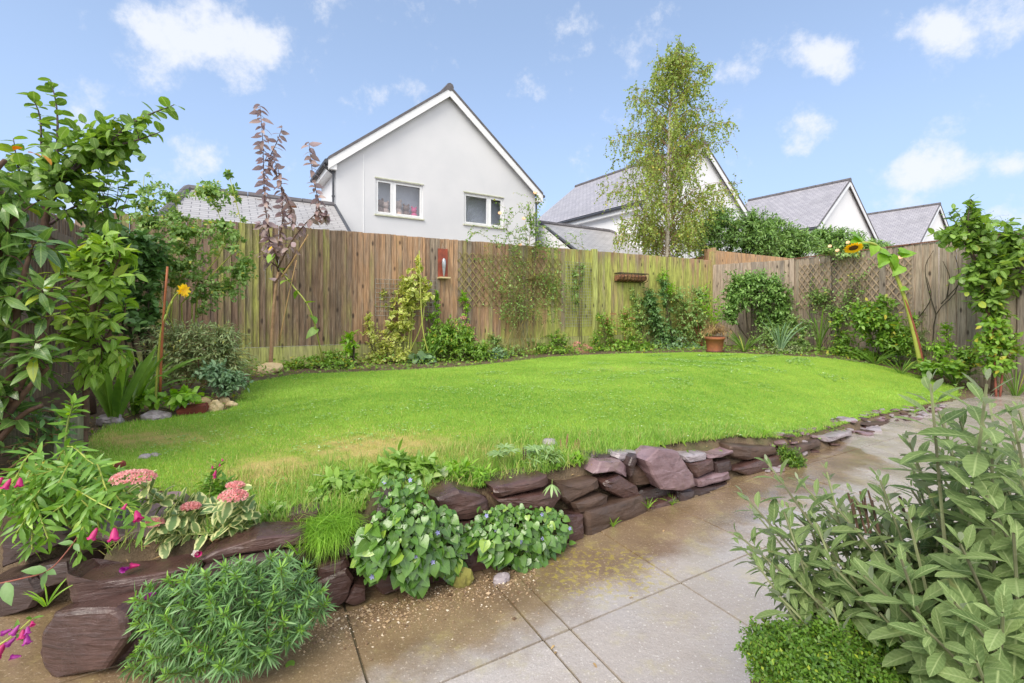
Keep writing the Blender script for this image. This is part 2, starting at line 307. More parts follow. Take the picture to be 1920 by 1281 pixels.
M['p_yellow']=leafmat('PetalYellow',(250,200,20),(252,216,40),None,rough=.5,trans=.3); M['p_white']=leafmat('PetalWhite',(236,232,220),(246,240,226),None,rough=.6,trans=.3); M['p_blue']=leafmat('PetalBlue',(150,150,214),(170,168,226),None,rough=.5,trans=.3)
M['p_peach']=leafmat('PetalPeach',(240,196,150),(246,214,170),None,rough=.5,trans=.3); M['p_disc']=plain('SeedDisc',(110,70,30),.9,(70,44,24),60,1)
M['p_rosepink']=leafmat('PetalDustyPink',(206,140,130),(216,160,146),(170,110,110),rough=.6,trans=.2)
# ---------------------------------------------------------------- leaves and stems
def tpl(rows,fold=.12,base=True):
    P=[(rows[0][0],0,0,0)]; Fc=[]
    mx=max(w for u,w in rows)
    for u,w in rows[1:-1]: P+=[(u,-w,1,w/mx),(u,0,0,0),(u,w,1,w/mx)]
    P.append((rows[-1][0],0,0,0)); k=len(rows)-2; L=len(P)-1
    Fc+=[(0,2,1),(0,3,2)]
    for i in range(k-1):
        a=1+3*i; b=a+3; Fc+=[(a,a+1,b+1),(a,b+1,b),(a+1,a+2,b+2),(a+1,b+2,b+1)]
    a=1+3*(k-1); Fc+=[(a,a+1,L),(a+1,a+2,L)]
    P=np.array(P,float); return P,np.array(Fc),fold
T_={'ovate':tpl([(0,0),(.12,.3),(.36,.5),(.65,.38),(.87,.15),(1,0)]),
 'round':tpl([(0,0),(.08,.3),(.32,.5),(.62,.5),(.86,.3),(1,0)],.06),
 'lance':tpl([(0,0),(.2,.32),(.5,.5),(.8,.28),(1,0)],.14),
 'heart':tpl([(0,0),(-.12,.3),(.12,.52),(.42,.46),(.75,.22),(1,0)],.08),
 'narrow':tpl([(0,0),(.35,.5),(1,0)],.2),'small':tpl([(0,0),(.4,.5),(1,0)],.15),'sage':tpl([(0,0),(.15,.12),(.3,.36),(.55,.5),(.78,.4),(.93,.18),(1,0)],.16)}
class Lv:
    def __init__(s): s.P=[];s.D=[];s.N=[];s.L=[];s.W=[];s.K=[];s.C=[]
    def add(s,p,d,n,L,W,curl=.12,c=None):
        p=np.atleast_2d(p); k=len(p); s.P.append(p); s.D.append(np.broadcast_to(d,(k,3))); s.N.append(np.broadcast_to(n,(k,3)))
        s.L.append(np.broadcast_to(L,(k,))); s.W.append(np.broadcast_to(W,(k,))); s.K.append(np.broadcast_to(curl,(k,))); s.C.append(rng.random(k) if c is None else np.broadcast_to(c,(k,)))
    def n(s): return sum(len(q) for q in s.P)
    def build(s,name,mat,parent=None,shape='ovate',smooth=True,origin=None):
        P,Fc,fold=T_[shape]; p=np.concatenate(s.P).astype(float); D=nrm(np.concatenate(s.D)); Nn=np.concatenate(s.N).astype(float)
        Nn=nrm(Nn-(Nn*D).sum(1)[:,None]*D); S=np.cross(D,Nn); L=np.concatenate(s.L); Wd=np.concatenate(s.W); K=np.concatenate(s.K); c=np.concatenate(s.C)
        u=P[:,0]; v=P[:,1]; 
        z=(fold*np.abs(v))[None,:]*Wd[:,None]*1.6-(K*L)[:,None]*(u*u)[None,:]
        ul=u[None,:]*L[:,None]; ul=ul*(1-.25*np.abs(K)[:,None]*u[None,:])
        V=p[:,None,:]+ul[...,None]*D[:,None,:]+(v[None,:]*Wd[:,None])[...,None]*S[:,None,:]+z[...,None]*Nn[:,None,:]
        k=len(P); n=len(p); F_=(Fc[None]+(np.arange(n)*k)[:,None,None]).reshape(-1,3)
        A=np.empty((n,k,4)); A[...,0]=c[:,None]; A[...,1]=P[:,2][None]; A[...,2]=u[None]; A[...,3]=1
        return mkobj(name,V.reshape(-1,3),F_,mat,parent,smooth,A.reshape(-1,4),origin)
UP=np.array([0,0,1.])
def rv(k=None,s=1.): return rng.normal(size=(3,) if k is None else (k,3))*s
def curve(pts,n=12):
    pts=np.asarray(pts,float); m=len(pts)
    if m==2: 
        t=np.linspace(0,1,n)[:,None]; return pts[0]*(1-t)+pts[1]*t
    P=np.vstack([2*pts[0]-pts[1],pts,2*pts[-1]-pts[-2]]); out=[]
    for i in range(m-1):
        p0,p1,p2,p3=P[i:i+4]; k=max(2,n//(m-1)); ts=np.linspace(0,1,k,endpoint=(i==m-2))
        for t in ts: out.append(.5*((2*p1)+(-p0+p2)*t+(2*p0-5*p1+4*p2-p3)*t*t+(-p0+3*p1-3*p2+p3)*t**3))
    return np.array(out)
def along(lv,pts,n,L,W,t0=.15,t1=1.,ang=.9,droop=.15,curl=.15,var=.25,up=.7,pair=False,whorl=1):
    """leaves in alternate or opposite order up a stem"""
    pts=np.asarray(pts,float); d=np.linalg.norm(np.diff(pts,axis=0),axis=1); s=np.concatenate([[0],np.cumsum(d)])
    ts=np.linspace(t0,t1,n)*s[-1]; pos=np.stack([np.interp(ts,s,pts[:,i]) for i in range(3)],1)
    nx=np.stack([np.interp(np.minimum(ts+.01*s[-1]+1e-4,s[-1]),s,pts[:,i]) for i in range(3)],1); pv=np.stack([np.interp(np.maximum(ts-.01*s[-1]-1e-4,0),s,pts[:,i]) for i in range(3)],1)
    T=nrm(nx-pv); ref=np.where(np.abs(T[:,2:3])>.92,np.array([[1.,0,0]]),UP[None]); A=nrm(np.cross(T,ref)); B=np.cross(T,A)
    ph=np.arange(n)*(math.pi/2 if pair else 2.4)+rng.random()*6+rng.normal(size=n)*.25
    for q in range(2 if pair else whorl):
        a=ph+q*math.pi*(1 if pair else 2/whorl)
        r=A*np.cos(a)[:,None]+B*np.sin(a)[:,None]
        D=nrm(T*math.cos(ang)+r*math.sin(ang)-UP*droop+rv(n,.14)); Nn=nrm(UP*up+T*.3+rv(n,.28)-r*.05)
        f=1+rng.uniform(-var,var,n); lv.add(pos,D,Nn,L*f,W*f,curl*(1+rv(n)[:,0]*.5))
def blobpts(blobs,n,shell=.45):
    wts=np.array([b[1][0]*b[1][2]*(b[2] if len(b)>2 else 1) for b in blobs]); wts/=wts.sum(); out=[]
    for i in rng.choice(len(blobs),n,p=wts):
        c,r=blobs[i][:2]; d=nrm(rv()); out.append(np.array(c)+d*np.array(r)*rng.random()**shell)
    return np.array(out)
def B(px,py,Y,rx,ry,rd=None,w=1):
    return (PD(px,py,Y),np.array([rx/FP*Y,(rd if rd else rx/FP*Y),ry/FP*Y]),w)
def grow(stem,lv,mains,blobs,ntw,lpt,L,W,mr=(.012,.005),tr=.003,t0=.25,shell=.45,arch=.18,maxlen=None,**kw):
    S=[]
    for pts in mains:
        c=curve(pts,14); stem.tube(c,mr[0],mr[1],k=6,jit=.1); S.append(c[3:])
    S=np.vstack(S); tg=blobpts(blobs,ntw,shell)
    for q in tg:
        dd=np.linalg.norm(S-q,axis=1)+np.maximum(0,S[:,2]-q[2]+.05)*1.5; s=S[np.argmin(dd)]
        ln=np.linalg.norm(q-s)
        if maxlen and ln>maxlen: s=q+(s-q)*maxlen/ln; ln=maxlen
        mid=(s+q)/2+UP*ln*arch+rv(s=ln*.06); c=curve([s,mid,q],6); stem.tube(c,tr,tr*.45,k=3,caps=False)
        along(lv,c,lpt,L,W,t0=t0,**kw)
# ================================================================ SETTING
def grid(xs,ys,zf,name,mat,kind='structure',mask=None,af=None):
    X,Y=np.meshgrid(xs,ys,indexing='ij'); Z=zf(X,Y); V=np.stack([X,Y,Z],-1).reshape(-1,3); nx,ny=len(xs),len(ys)
    i,j=np.meshgrid(np.arange(nx-1),np.arange(ny-1),indexing='ij'); a=i*ny+j; Fq=np.stack([a,a+ny,a+ny+1,a+1],-1)
    if mask is not None:
        cx=(xs[:-1]+xs[1:])/2; cy=(ys[:-1]+ys[1:])/2; CX,CY=np.meshgrid(cx,cy,indexing='ij'); Fq=Fq[mask(CX,CY)]
    o=mkobj(name,V,Fq.reshape(-1,4),mat,smooth=True,origin=(0,0,0),attr=None if af is None else af(X,Y)); tag(o,kind=kind); return o
def inpoly(x,y,poly):
    r=np.zeros(np.shape(x),bool); n=len(poly)
    for i in range(n):
        x0,y0=poly[i]; x1,y1=poly[(i+1)%n]
        if y0==y1: continue
        c=((y0>y)!=(y1>y))&(x<(x1-x0)*(y-y0)/(y1-y0)+x0); r^=c
    return r
m=NM('Soil'); n1=m.noise(7,7,.7,coord='World'); n2=m.noise(38,5,.7,coord='World')
c=m.mix(m.rng(n1,.3,.7),srgb(92,76,58),srgb(122,102,78)); c=m.mix(m.rng(n2,.55,.75,0,.6),c,srgb(150,136,110)); c=m.mix(m.rng(m.noise(3,5,coord='World'),.5,.7,0,.5),c,srgb(92,104,52))
m.col(c); m.rough(.8); m.bump(m.math('ADD',n1,n2),.9,.03); M['soil']=m.m
far=np.array([-900,-300,-120,-60,-30,-15,-10]); fx=np.concatenate([far,np.arange(-7,9.01,.09),[10,12,16,30,60,120,300,900]]); fy=np.concatenate([[-60,-10,-2],np.arange(0,12.5,.09),[13,15,20,40,80,200,600,1500]])
def gzn(X,Y):
    z=gz(X,Y); near=(np.abs(X)<9)&(Y<12.5)&(Y>0); return z+np.where(near,(np.sin(X*17+Y*9)+np.sin(Y*23-X*11))*.004-.004,0)
grid(fx,fy,gzn,'ground',M['soil'])
# --- patio of concrete slabs
m=NM('PatioConcrete'); r,v,u=m.attr()[:3]; pos='World'
fine=m.noise(160,3,.8,coord=pos); mid=m.noise(4,6,.6,coord=pos)
base=m.mix(r,srgb(168,158,150),srgb(186,176,168)); base=m.mix(m.rng(mid,.4,.72,0,.4),base,srgb(150,136,122)); base=m.mix(m.rng(fine,.38,.7,0,.4),base,srgb(136,126,116)); base=m.mix(m.rng(m.noise(90,2,.5,coord=pos),.62,.7,0,.5),base,srgb(222,214,204))
wet=m.rng(m.math('ADD',v,m.math('MULTIPLY',m.math('SUBTRACT',mid,.5),.9)),.35,.75)
wetc=m.mix(m.rng(m.noise(2.2,5,coord=pos),.35,.65),srgb(116,92,64),srgb(148,124,90)); wetc=m.mix(m.rng(fine,.4,.7,0,.5),wetc,srgb(92,74,54)); wetc=m.mix(m.rng(m.noise(90,2,.5,coord=pos),.6,.7,0,.5),wetc,srgb(196,176,146))
base=m.mix(m.math('MULTIPLY',wet,.9),base,wetc)
alg=m.math('MULTIPLY',m.rng(m.noise(34,3,.6,coord=pos),.5,.6),m.rng(u,.15,.6)); base=m.mix(m.math('MULTIPLY',alg,.55),base,srgb(176,160,60))
alg2=m.math('MULTIPLY',m.rng(m.noise(6,5,.7,coord=pos),.5,.7),.3); base=m.mix(alg2,base,srgb(184,172,112))
m.col(base); m.rough(m.math('SUBTRACT',m.rng(mid,.25,.75,.32,.16),m.math('MULTIPLY',wet,.12))); m.p.inputs['Specular IOR Level'].default_value=.9
m.bump(m.math('ADD',m.math('MULTIPLY',fine,.4),m.noise(38,3,.6,coord=pos)),.45,.008)
film=m.math('MULTIPLY',m.rng(m.noise(2.3,5,.6,coord=pos),.38,.56),m.rng(v,.0,.35,.35,1.)); m.l(film,m.p.inputs['Coat Weight']); m.p.inputs['Coat Roughness'].default_value=.13; m.p.inputs['Coat IOR'].default_value=1.45; M['patio']=m.m
ORG=np.array([.219,1.7286]); PA=np.array([.872,.489]); PB=np.array([-.489,.872])
def patio():
    V=[];Fc=[];A=[]; ca=[-.12-.6*k for k in range(7,0,-1)]+[-.12,0]+[.6*k for k in range(1,16)]; cb=[.6*k for k in range(-7,7)]
    rg=np.random.default_rng(3)
    for i in range(len(ca)-1):
        for j in range(len(cb)-1):
            g=.0048; a0,a1,b0,b1=ca[i]+g,ca[i+1]-g,cb[j]+g,cb[j+1]-g; cc=ORG+PA*(a0+a1)/2+PB*(b0+b1)/2
            if cc[1]>np.interp(cc[0],WX,WY)+.55 or cc[1]<-1.0 or cc[0]>9: continue
            col=rg.random(); dz=rg.uniform(-.0015,.0015)
            na=max(1,int(round((a1-a0)/.1))); nb=6; st=len(V)
            for p in range(na+1):
                for q in range(nb+1):
                    w=ORG+PA*(a0+(a1-a0)*p/na)+PB*(b0+(b1-b0)*q/nb); 
                    # wet stain: keeps to the foot of the wall; algae in one patch
                    dw=(np.interp(w[0],WX,WY)-w[1]); wet=float(np.clip(1.25-dw/.72,0,1)) if w[0]<3 else float(np.clip(1-dw/.5,0,1))*.3
                    wet=max(wet,float(np.clip((.0-w[0])/.8,0,1))*.95*float(np.clip(1.6-dw/.8,0,1)))
                    al=math.exp(-((w[0]-.42)**2/.09+(w[1]-2.12)**2/.05)); V.append((w[0],w[1],dz)); A.append((col,wet,al,1))
            for p in range(na):
                for q in range(nb): a=st+p*(nb+1)+q; Fc.append((a,a+nb+1,a+nb+2,a+1))
            # worn bevelled rims down into the joint
            rim=[st+p*(nb+1) for p in range(na+1)]+[st+na*(nb+1)+q for q in range(1,nb+1)]+[st+p*(nb+1)+nb for p in range(na-1,-1,-1)]+[st+q for q in range(nb-1,0,-1)]
            s2=len(V)
            for k in rim:
                x,y,z=V[k]; d=(np.array([x,y])-cc); d/=np.linalg.norm(d); V.append((x+d[0]*.0022,y+d[1]*.0022,-.011)); A.append(A[k])
            nr=len(rim)
            for k in range(nr): Fc.append((rim[k],s2+k,s2+(k+1)%nr,rim[(k+1)%nr]))
    o=mkobj('patio',V,Fc,M['patio'],attr=A,origin=(0,0,0)); tag(o,kind='structure')
patio()
mo=plain('JointMoss',(104,94,66),.9,(76,66,50),20,.5)
grid(np.arange(-4.5,9.1,.5),np.arange(-1.5,8.2,.5),lambda X,Y:np.full_like(X,-.0075),'patio_joints',mo,mask=lambda X,Y:Y<np.interp(X,WX,WY)+.2)
# --- lawn
LP=[(150,835),(205,800),(300,785),(430,770),(452,745),(468,718),(560,702),(700,697),(850,690),(950,680),(1030,670),(1130,665),(1300,661),(1400,664),(1530,671),(1640,684),(1735,708),(1790,725),(1800,742),(1740,766),(1680,782),(1600,801),(1540,816),(1480,828),(1400,834),(1330,838),(1250,850),(1180,860),(1100,872),(1020,888),(960,900),(880,915),(800,925),(720,950),(640,965),(560,965),(470,975),(440,960),(350,930),(280,915),(240,890),(170,885)]
LPW=[tuple(GH(*p)[:2]) for p in LP]
dry=[(GH(720,842),.62,.34,1.3),(GH(500,885),.34,.30,1.3),(GH(330,990),.3,.2,.8),(GH(270,825),.6,.22,1.1),(GH(880,850),.45,.24,.9),(GH(1175,693),.6,.25,.35),(GH(560,915),.4,.16,.6)]
def dryness(x,y):
    o=np.zeros_like(x)
    for c,rx,ry,s in dry: o=np.maximum(o,s*(.75+.25*np.sin(x*23)*np.sin(y*31))*np.exp(-(((x-c[0])/rx)**2+((y-c[1])/ry)**2)))
    return o
m=NM('Lawn'); n1=m.noise(3,6,.6,coord='World'); r,v,u=m.attr()[:3]
c=m.mix(m.rng(n1,.3,.7),srgb(132,168,40),srgb(160,188,56)); c=m.mix(m.rng(m.noise(60,4,.7,coord='World'),.45,.7,0,.6),c,srgb(100,124,38)); c=m.mix(m.rng(v,.25,1.),c,m.mix(m.noise(50,4,.7,coord='World'),srgb(172,150,78),srgb(214,198,124))); m.col(c); m.rough(.9); m.bump(m.noise(120,3,coord='World'),1,.02); M['lawn']=m.m
xs=np.arange(-3.6,8.2,.035); ys=np.arange(1.6,11,.035)
grid(xs,ys,lambda X,Y:gz(X,Y)+.006,'lawn',M['lawn'],mask=lambda X,Y:inpoly(X,Y,LPW)&(Y-np.interp(X,WX,WY)>rs(X)+.10),af=lambda X,Y:np.stack([X*0+.5,np.clip(dryness(X,Y),0,1),X*0,X*0+1],-1).reshape(-1,4))
m=NM('GrassBlades'); r,v,u=m.attr()[:3]
c=m.mix(r,srgb(104,162,52),srgb(186,220,98)); c=m.mix(v,c,srgb(222,198,136)); c=m.mix(m.math('MULTIPLY',u,.85),c,srgb(112,156,60)); m.col(c); m.rough(.5)
tr=m.n('ShaderNodeBsdfTranslucent'); m.l(c,tr.inputs[0]); ms=m.n('ShaderNodeMixShader'); ms.inputs[0].default_value=.35; m.l(m.p.outputs[0],ms.inputs[1]); m.l(tr.outputs[0],ms.inputs[2]); m.l(ms.outputs[0],m.out.inputs[0]); M['grass']=m.m
def blades(name,P,h,w,c,dryv,green,label,cat='grass',mat='grass',lean=.55):
    n=len(P); an=rng.random(n)*2*math.pi; S=np.stack([np.cos(an),np.sin(an),0*an],1); la=rng.random(n)*2*math.pi; ln=rng.random(n)*lean
    D=np.stack([np.cos(la)*ln,np.sin(la)*ln,np.ones(n)],1); D=nrm(D); h=h[:,None]; w=w[:,None]
    mid=P+D*h*.55; tip=P+nrm(D+np.stack([np.cos(la),np.sin(la),0*la],1)*.5*ln[:,None])*h
    V=np.stack([P-S*w/2,P+S*w/2,mid+S*w*.38,mid-S*w*.38,tip],1).reshape(-1,3)
    b=(np.arange(n)*5)[:,None]; F_=np.concatenate([b+np.array([[0,1,2]]),b+np.array([[0,2,3]]),b+np.array([[3,2,4]])])
    A=np.ones((n,5,4)); A[...,0]=c[:,None]; A[...,1]=dryv[:,None]; A[...,2]=green[:,None]
    o=mkobj(name,V,F_,M[mat],attr=A.reshape(-1,4),origin=(0,0,0)); return tag(o,label,cat,kind='stuff')
def lawngrass():
    n=1350000; x=rng.uniform(-3.6,8,n); y=1.7+9*rng.random(n)**1.7
    jj=np.where(y>4.2,.05,.025); k=inpoly(x+rng.normal(size=n)*jj,y+rng.normal(size=n)*jj,LPW); x=x[k];y=y[k]
    pr=np.minimum(1,(2.8/y)**.5); k=rng.random(len(x))<pr; x=x[k];y=y[k]
    dr=dryness(x,y); print('dry',dr.max(),dr.mean()); nz=np.sin(x*3.1+np.sin(y*2.3)*1.5)*np.sin(y*3.7+np.sin(x*2.9))
    cl=(np.sin(x*7+3*np.sin(y*4))*np.sin(y*9+2*np.sin(x*5)))*.5+.5; cl2=np.exp(-(((x-1.3)/.9)**2+((y-3.9)/.6)**2))
    keep=rng.random(len(x))>dr*.55; x=x[keep];y=y[keep];dr=dr[keep];nz=nz[keep];cl=cl[keep];cl2=cl2[keep]
    kk=(y-np.interp(x,WX,WY))>rs(x)+.09; x=x[kk];y=y[kk];dr=dr[kk];nz=nz[kk];cl=cl[kk];cl2=cl2[kk]; P=np.stack([x,y,gz(x,y)],1); N_=len(x); print('grass',N_)
    h=((.014+.016*rng.random(N_))*(1-.35*dr)+.008*(nz>.4))*np.minimum(1,(3.5/y)**.35)
    w=.0028*np.maximum(1,y/2.6)**.7*rng.uniform(.7,1.3,N_)
    big=np.sin(x*1.3+2*np.sin(y*.9))*np.sin(y*1.9+1.5*np.sin(x*1.1)); c=np.clip(rng.random(N_)*.6+.14*nz+.2*big+.2,0,1); dv=(rng.random(N_)<(dr*1.0+.025)).astype(float)*rng.uniform(.5,1,N_); g=np.clip((cl**2*.7+cl2*.8)*rng.random(N_)+.35*(big<-.3)*rng.random(N_),0,1)
    blades('grass',P,h,w,c,dv,g,'short bright green mown grass covering the lawn')
lawngrass()
# --- gravel and grit at the foot of the wall
def gravel():
    V=[];Fc=[];A=[]; n=0
    for i in range(2600):
        px=rng.uniform(560,1010); t=(px-600)/(960-600); py=1165-t*95+abs(rng.normal())*32-6
        p=PD(px,py,FP*CZ/(py-HZ)); s=.0022+.004*rng.random()**3+(.006 if rng.random()<.025 else 0)
        q=nrm(rv(6))*s*np.array([1,1,.6])*rng.uniform(.7,1.1,(6,1))
        o6=np.array([[1,0,0],[-1,0,0],[0,1,0],[0,-1,0],[0,0,1],[0,0,-1]])*s*np.array([1,.85,.6])+rv(6,s*.18)
        V+=[tuple(p+o+np.array([0,0,s*.4])) for o in o6]; c=rng.random(); A+=[(c,0,0,1)]*6
        Fc+=[tuple(n+k for k in f) for f in ((0,2,4),(2,1,4),(1,3,4),(3,0,4),(2,0,5),(1,2,5),(3,1,5),(0,3,5))]; n+=6
    m=NM('Grit'); r,v,u=m.attr()[:3]; c=m.mix(m.rng(r,0,.8),srgb(104,80,58),srgb(176,150,116)); c=m.mix(m.rng(r,.88,.96),c,srgb(222,208,186)); m.col(c); m.rough(.5)
    o=mkobj('gravel',V,Fc,m.m,attr=A,origin=(0,0,0)); tag(o,'brown grit and small pebbles washed along the foot of the stone wall','gravel',kind='stuff')
gravel()
# ================================================================ FENCES
def feather(mb,P0,A2,N2,L,z0,zt,pitch=.087,seed=1,alg=lambda t,z:.3,ragged=.006,dark=None):
    rg=np.random.default_rng(seed); t=0
    while t<L-1e-3:
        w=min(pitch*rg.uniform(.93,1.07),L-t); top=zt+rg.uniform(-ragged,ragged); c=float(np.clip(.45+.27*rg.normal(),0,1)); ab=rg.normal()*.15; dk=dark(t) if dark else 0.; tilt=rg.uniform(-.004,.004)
        zs=np.linspace(z0,top,7); vs=[]; at=[]
        for z in zs:
            wob=rg.uniform(-.0015,.0015)
            for (tt,off) in ((t+.002,.003),(t+w+.006,.020),(t+w+.006,-.0),(t+.002,-.006)):
                q=P0+A2*(tt+tilt*(z-z0))+N2*(off+wob); vs.append((q[0],q[1],z)); at.append((c,float(np.clip(alg(t,z)+ab,0,1)),dk,1))
        n=len(mb.v); mb.v+=vs; mb.a+=at
        for i in range(6):
            for k in range(4): mb.f.append([n+i*4+k,n+i*4+(k+1)%4,n+i*4+4+(k+1)%4,n+i*4+4+k])
        mb.f.append([n+24,n+25,n+26,n+27]); t+=w
def planks(P0,A2,N2,L,z0,z1,name,parent,mat,off=.0,th=.045,rows=2,alg=.5):
    mb=MB(); hh=(z1-z0)/rows
    for r in range(rows):
        n=max(2,int(L/.4)); g=.003
        for s_,(z,zz) in enumerate([(z0+r*hh,z0+(r+1)*hh-g)]):
            for i in range(n):
                a,b=L*i/n,L*(i+1)/n
                q=[P0+A2*t+N2*o for t in (a,b) for o in (off-th,off)]
                vs=[(q[0][0],q[0][1],z),(q[1][0],q[1][1],z),(q[2][0],q[2][1],z),(q[3][0],q[3][1],z)]; vs+=[(x,y,zz) for x,y,_ in vs]
                fs=[(1,3,7,5),(4,5,7,6)]+([(0,1,5,4)] if i==0 else [])+([(2,6,7,3)] if i==n-1 else [])
                mb.add(vs,fs,(.4,alg,0,1))
    return mb.build(name,M[mat],parent)
def postm(P,A2,N2,z0,z1,parent,mat,w=.09,off=.03,cap=True,c=.5,alg=.8,d=.09):
    mb=MB(); zs=np.linspace(z0,z1,5); vs=[]
    for z in zs:
        for a,b in ((-w/2,-d/2),(w/2,-d/2),(w/2,d/2),(-w/2,d/2)):
            q=P+A2*a+N2*(b+off); vs.append((q[0],q[1],z))
    fs=[(i*4+k,i*4+(k+1)%4,i*4+4+(k+1)%4,i*4+4+k) for i in range(4) for k in range(4)]+[(16,17,18,19)]
    mb.add(vs,fs,(c,alg,0,1)); return mb.build('post',M[mat],parent)
GB=.36
tpost=TF(1112)
fm=empty('garden_fence',(F0[0],F0[1],GB),'long brown closeboard fence, mossy green towards the right, along the back of the lawn','fence')
edges=[-2.02,TF(445),tpost-3.7,tpost-.05,9.86]
edges=sorted(edges)
for i in range(len(edges)-1):
    a,b=edges[i],edges[i+1]; mb=MB()
    def alg(t,z,a=a):
        tt=a+t; g=.06+.26*(1-sm((tt-1.2)/.6))+.40*sm((tt-2.9)/1.2)+.36*sm((tt-4.2)/1.4)+.42*sm((1.0-z)/.5)*(.35+.65*sm((tt-.5)/1.5))-.25*sm((z-2.15)/.25)*sm((tt-3)/1); return g
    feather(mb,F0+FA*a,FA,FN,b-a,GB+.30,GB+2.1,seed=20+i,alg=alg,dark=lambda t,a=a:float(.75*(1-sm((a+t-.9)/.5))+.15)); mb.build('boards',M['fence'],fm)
    planks(F0+FA*a,FA,FN,b-a,GB-.12,GB+.298,'gravel_board',fm,'gravelboard',off=.012,alg=.75)
postm(F0+FA*tpost,FA,FN,GB-.1,GB+2.13,fm,'gravelboard',w=.11,off=.035,alg=1.)
postm(F0+FA*9.93,FA,FN,GB-.1,GB+2.32,fm,'fence',w=.12,off=0,alg=.8)
postm(F0+FA*(-2.05),FA,FN,GB-.1,GB+2.1,fm,'fence_dark',w=.1,off=0,alg=.3)
# middle and right fences
L12=float(np.linalg.norm(C2-C1)); A12=nrm(C2-C1); N12=np.array([A12[1],-A12[0]]); 
fc=empty('garden_fence',(C1[0],C1[1],GB),'short grey fence panel crossing the far corner behind the privet bush','fence')
mb=MB(); feather(mb,C1,A12,N12,L12,GB+.2,CZ+1.137,seed=41,alg=lambda t,z:.15+.3*sm((.9-z)/.5)); mb.build('boards',M['fence_grey'],fc)
planks(C1,A12,N12,L12,GB-.1,GB+.198,'gravel_board',fc,'fence_grey',rows=1); postm(C2,A12,N12,GB-.1,CZ+1.15,fc,'fence_grey',c=.2,alg=.2)
fr=empty('garden_fence',(C2[0],C2[1],.2),'weathered silver grey board fence along the right side of the garden','fence')
for i,(a,b) in enumerate(((0.05,1.95),(1.95,3.85),(3.85,5.7))):
    mb=MB(); feather(mb,C2+RA*a,RA,RN,b-a,.38-.0*i,CZ+1.135,pitch=.122,seed=51+i,alg=lambda t,z:.1+.35*sm((.9-z)/.6)); mb.build('boards',M['fence_grey'],fr)
    planks(C2+RA*a,RA,RN,b-a,-.02,.378,'gravel_board',fr,'fence_grey',alg=.5)
    postm(C2+RA*b,RA,RN,0,CZ+1.15,fr,'fence_grey',w=.1,off=.02,c=.9,alg=.1)
# capping strip
mb=MB(); q0=C2+RA*.05; q1=C2+RA*5.7
vs=[(*(q+RN*o),z) for q in (q0,q1) for o in (-.02,.03) for z in (CZ+1.141,CZ+1.165)]; mb.add(vs,[(0,1,3,2),(4,6,7,5),(0,4,5,1),(2,3,7,6),(1,5,7,3),(0,2,6,4)],(.2,.1,0,1)); mb.build('capping_rail',M['fence_red'],fr)
# left fence
LA=np.array([.486,-.874]); LN=np.array([.874,.486]); L0=np.array([-5.34,5.80])
fl=empty('garden_fence',(L0[0],L0[1],GB),'dark brown closeboard fence running down the left side behind the shrubs','fence')
for i in range(2):
    mb=MB(); feather(mb,L0+LA*(2.4*i),LA,LN,2.4,GB+.15,CZ+1.0,seed=61+i,alg=lambda t,z:.2); mb.build('boards',M['fence_dark'],fl)
    planks(L0+LA*(2.4*i),LA,LN,2.4,GB-.1,GB+.148,'gravel_board',fl,'fence_dark',rows=1)
    postm(L0+LA*(2.4*i+2.4),LA,LN,GB-.1,CZ+1.08,fl,'fence_dark')
for zz in (CZ+.72,CZ-.1):
    mb=MB(); q0=L0+LN*.045; q1=q0+LA*4.8; vs=[(*(q+LN*o),zz+z) for q in (q0,q1) for o in (-.02,.03) for z in (0,.08)]
    mb.add(vs,[(0,1,3,2),(4,6,7,5),(0,4,5,1),(2,3,7,6),(1,5,7,3),(0,2,6,4)],(.1,.1,0,1)); mb.build('rail',M['fence_dark'],fl)
# neighbours' fences beyond
no=PD(1336,500,12.2)[:2]; n2=PD(1500,500,14.4)[:2]; An=nrm(n2-no); Nn_=np.array([An[1],-An[0]])
fo=empty('neighbour_fence',(no[0],no[1],.3),'orange brown new panel fence showing above the far corner','fence')
mb=MB(); feather(mb,no,An,Nn_,float(np.linalg.norm(n2-no))+1.5,.4,CZ+1.60,pitch=.1,seed=71,alg=lambda t,z:.05,ragged=.001); mb.build('boards',M['fence_orange'],fo)
postm(no,An,Nn_,.3,CZ+1.66,fo,'fence_orange')
p0=PD(1322,480,12.9)[:2]; p1=PD(1200,480,16.6)[:2]; Ar=nrm(p1-p0); Nr=np.array([Ar[1],-Ar[0]]); Lr=float(np.linalg.norm(p1-p0))
fs_=empty('neighbour_fence',(p0[0],p0[1],.3),'dark red brown horizontal slat fence under the birch tree','fence')
mb=MB()
for k in range(14):
    z=.5+k*.16; a=p0; b=p1; vs=[(*(q+Nr*o),z+zz) for q in (a,b) for o in (-.012-.01*(k%2),.012-.01*(k%2)) for zz in (0,.15)]; mb.add(vs,[(0,1,3,2),(4,6,7,5),(0,4,5,1),(2,3,7,6),(1,5,7,3),(0,2,6,4)],(rng.random(),.1,0,1))
mb.build('slats',M['fence_red'],fs_)
postm(p0+np.array([.05,-.02]),Ar,Nr,.3,CZ+1.72,fs_,'fence_orange',w=.14,c=.1,alg=0,d=.14)
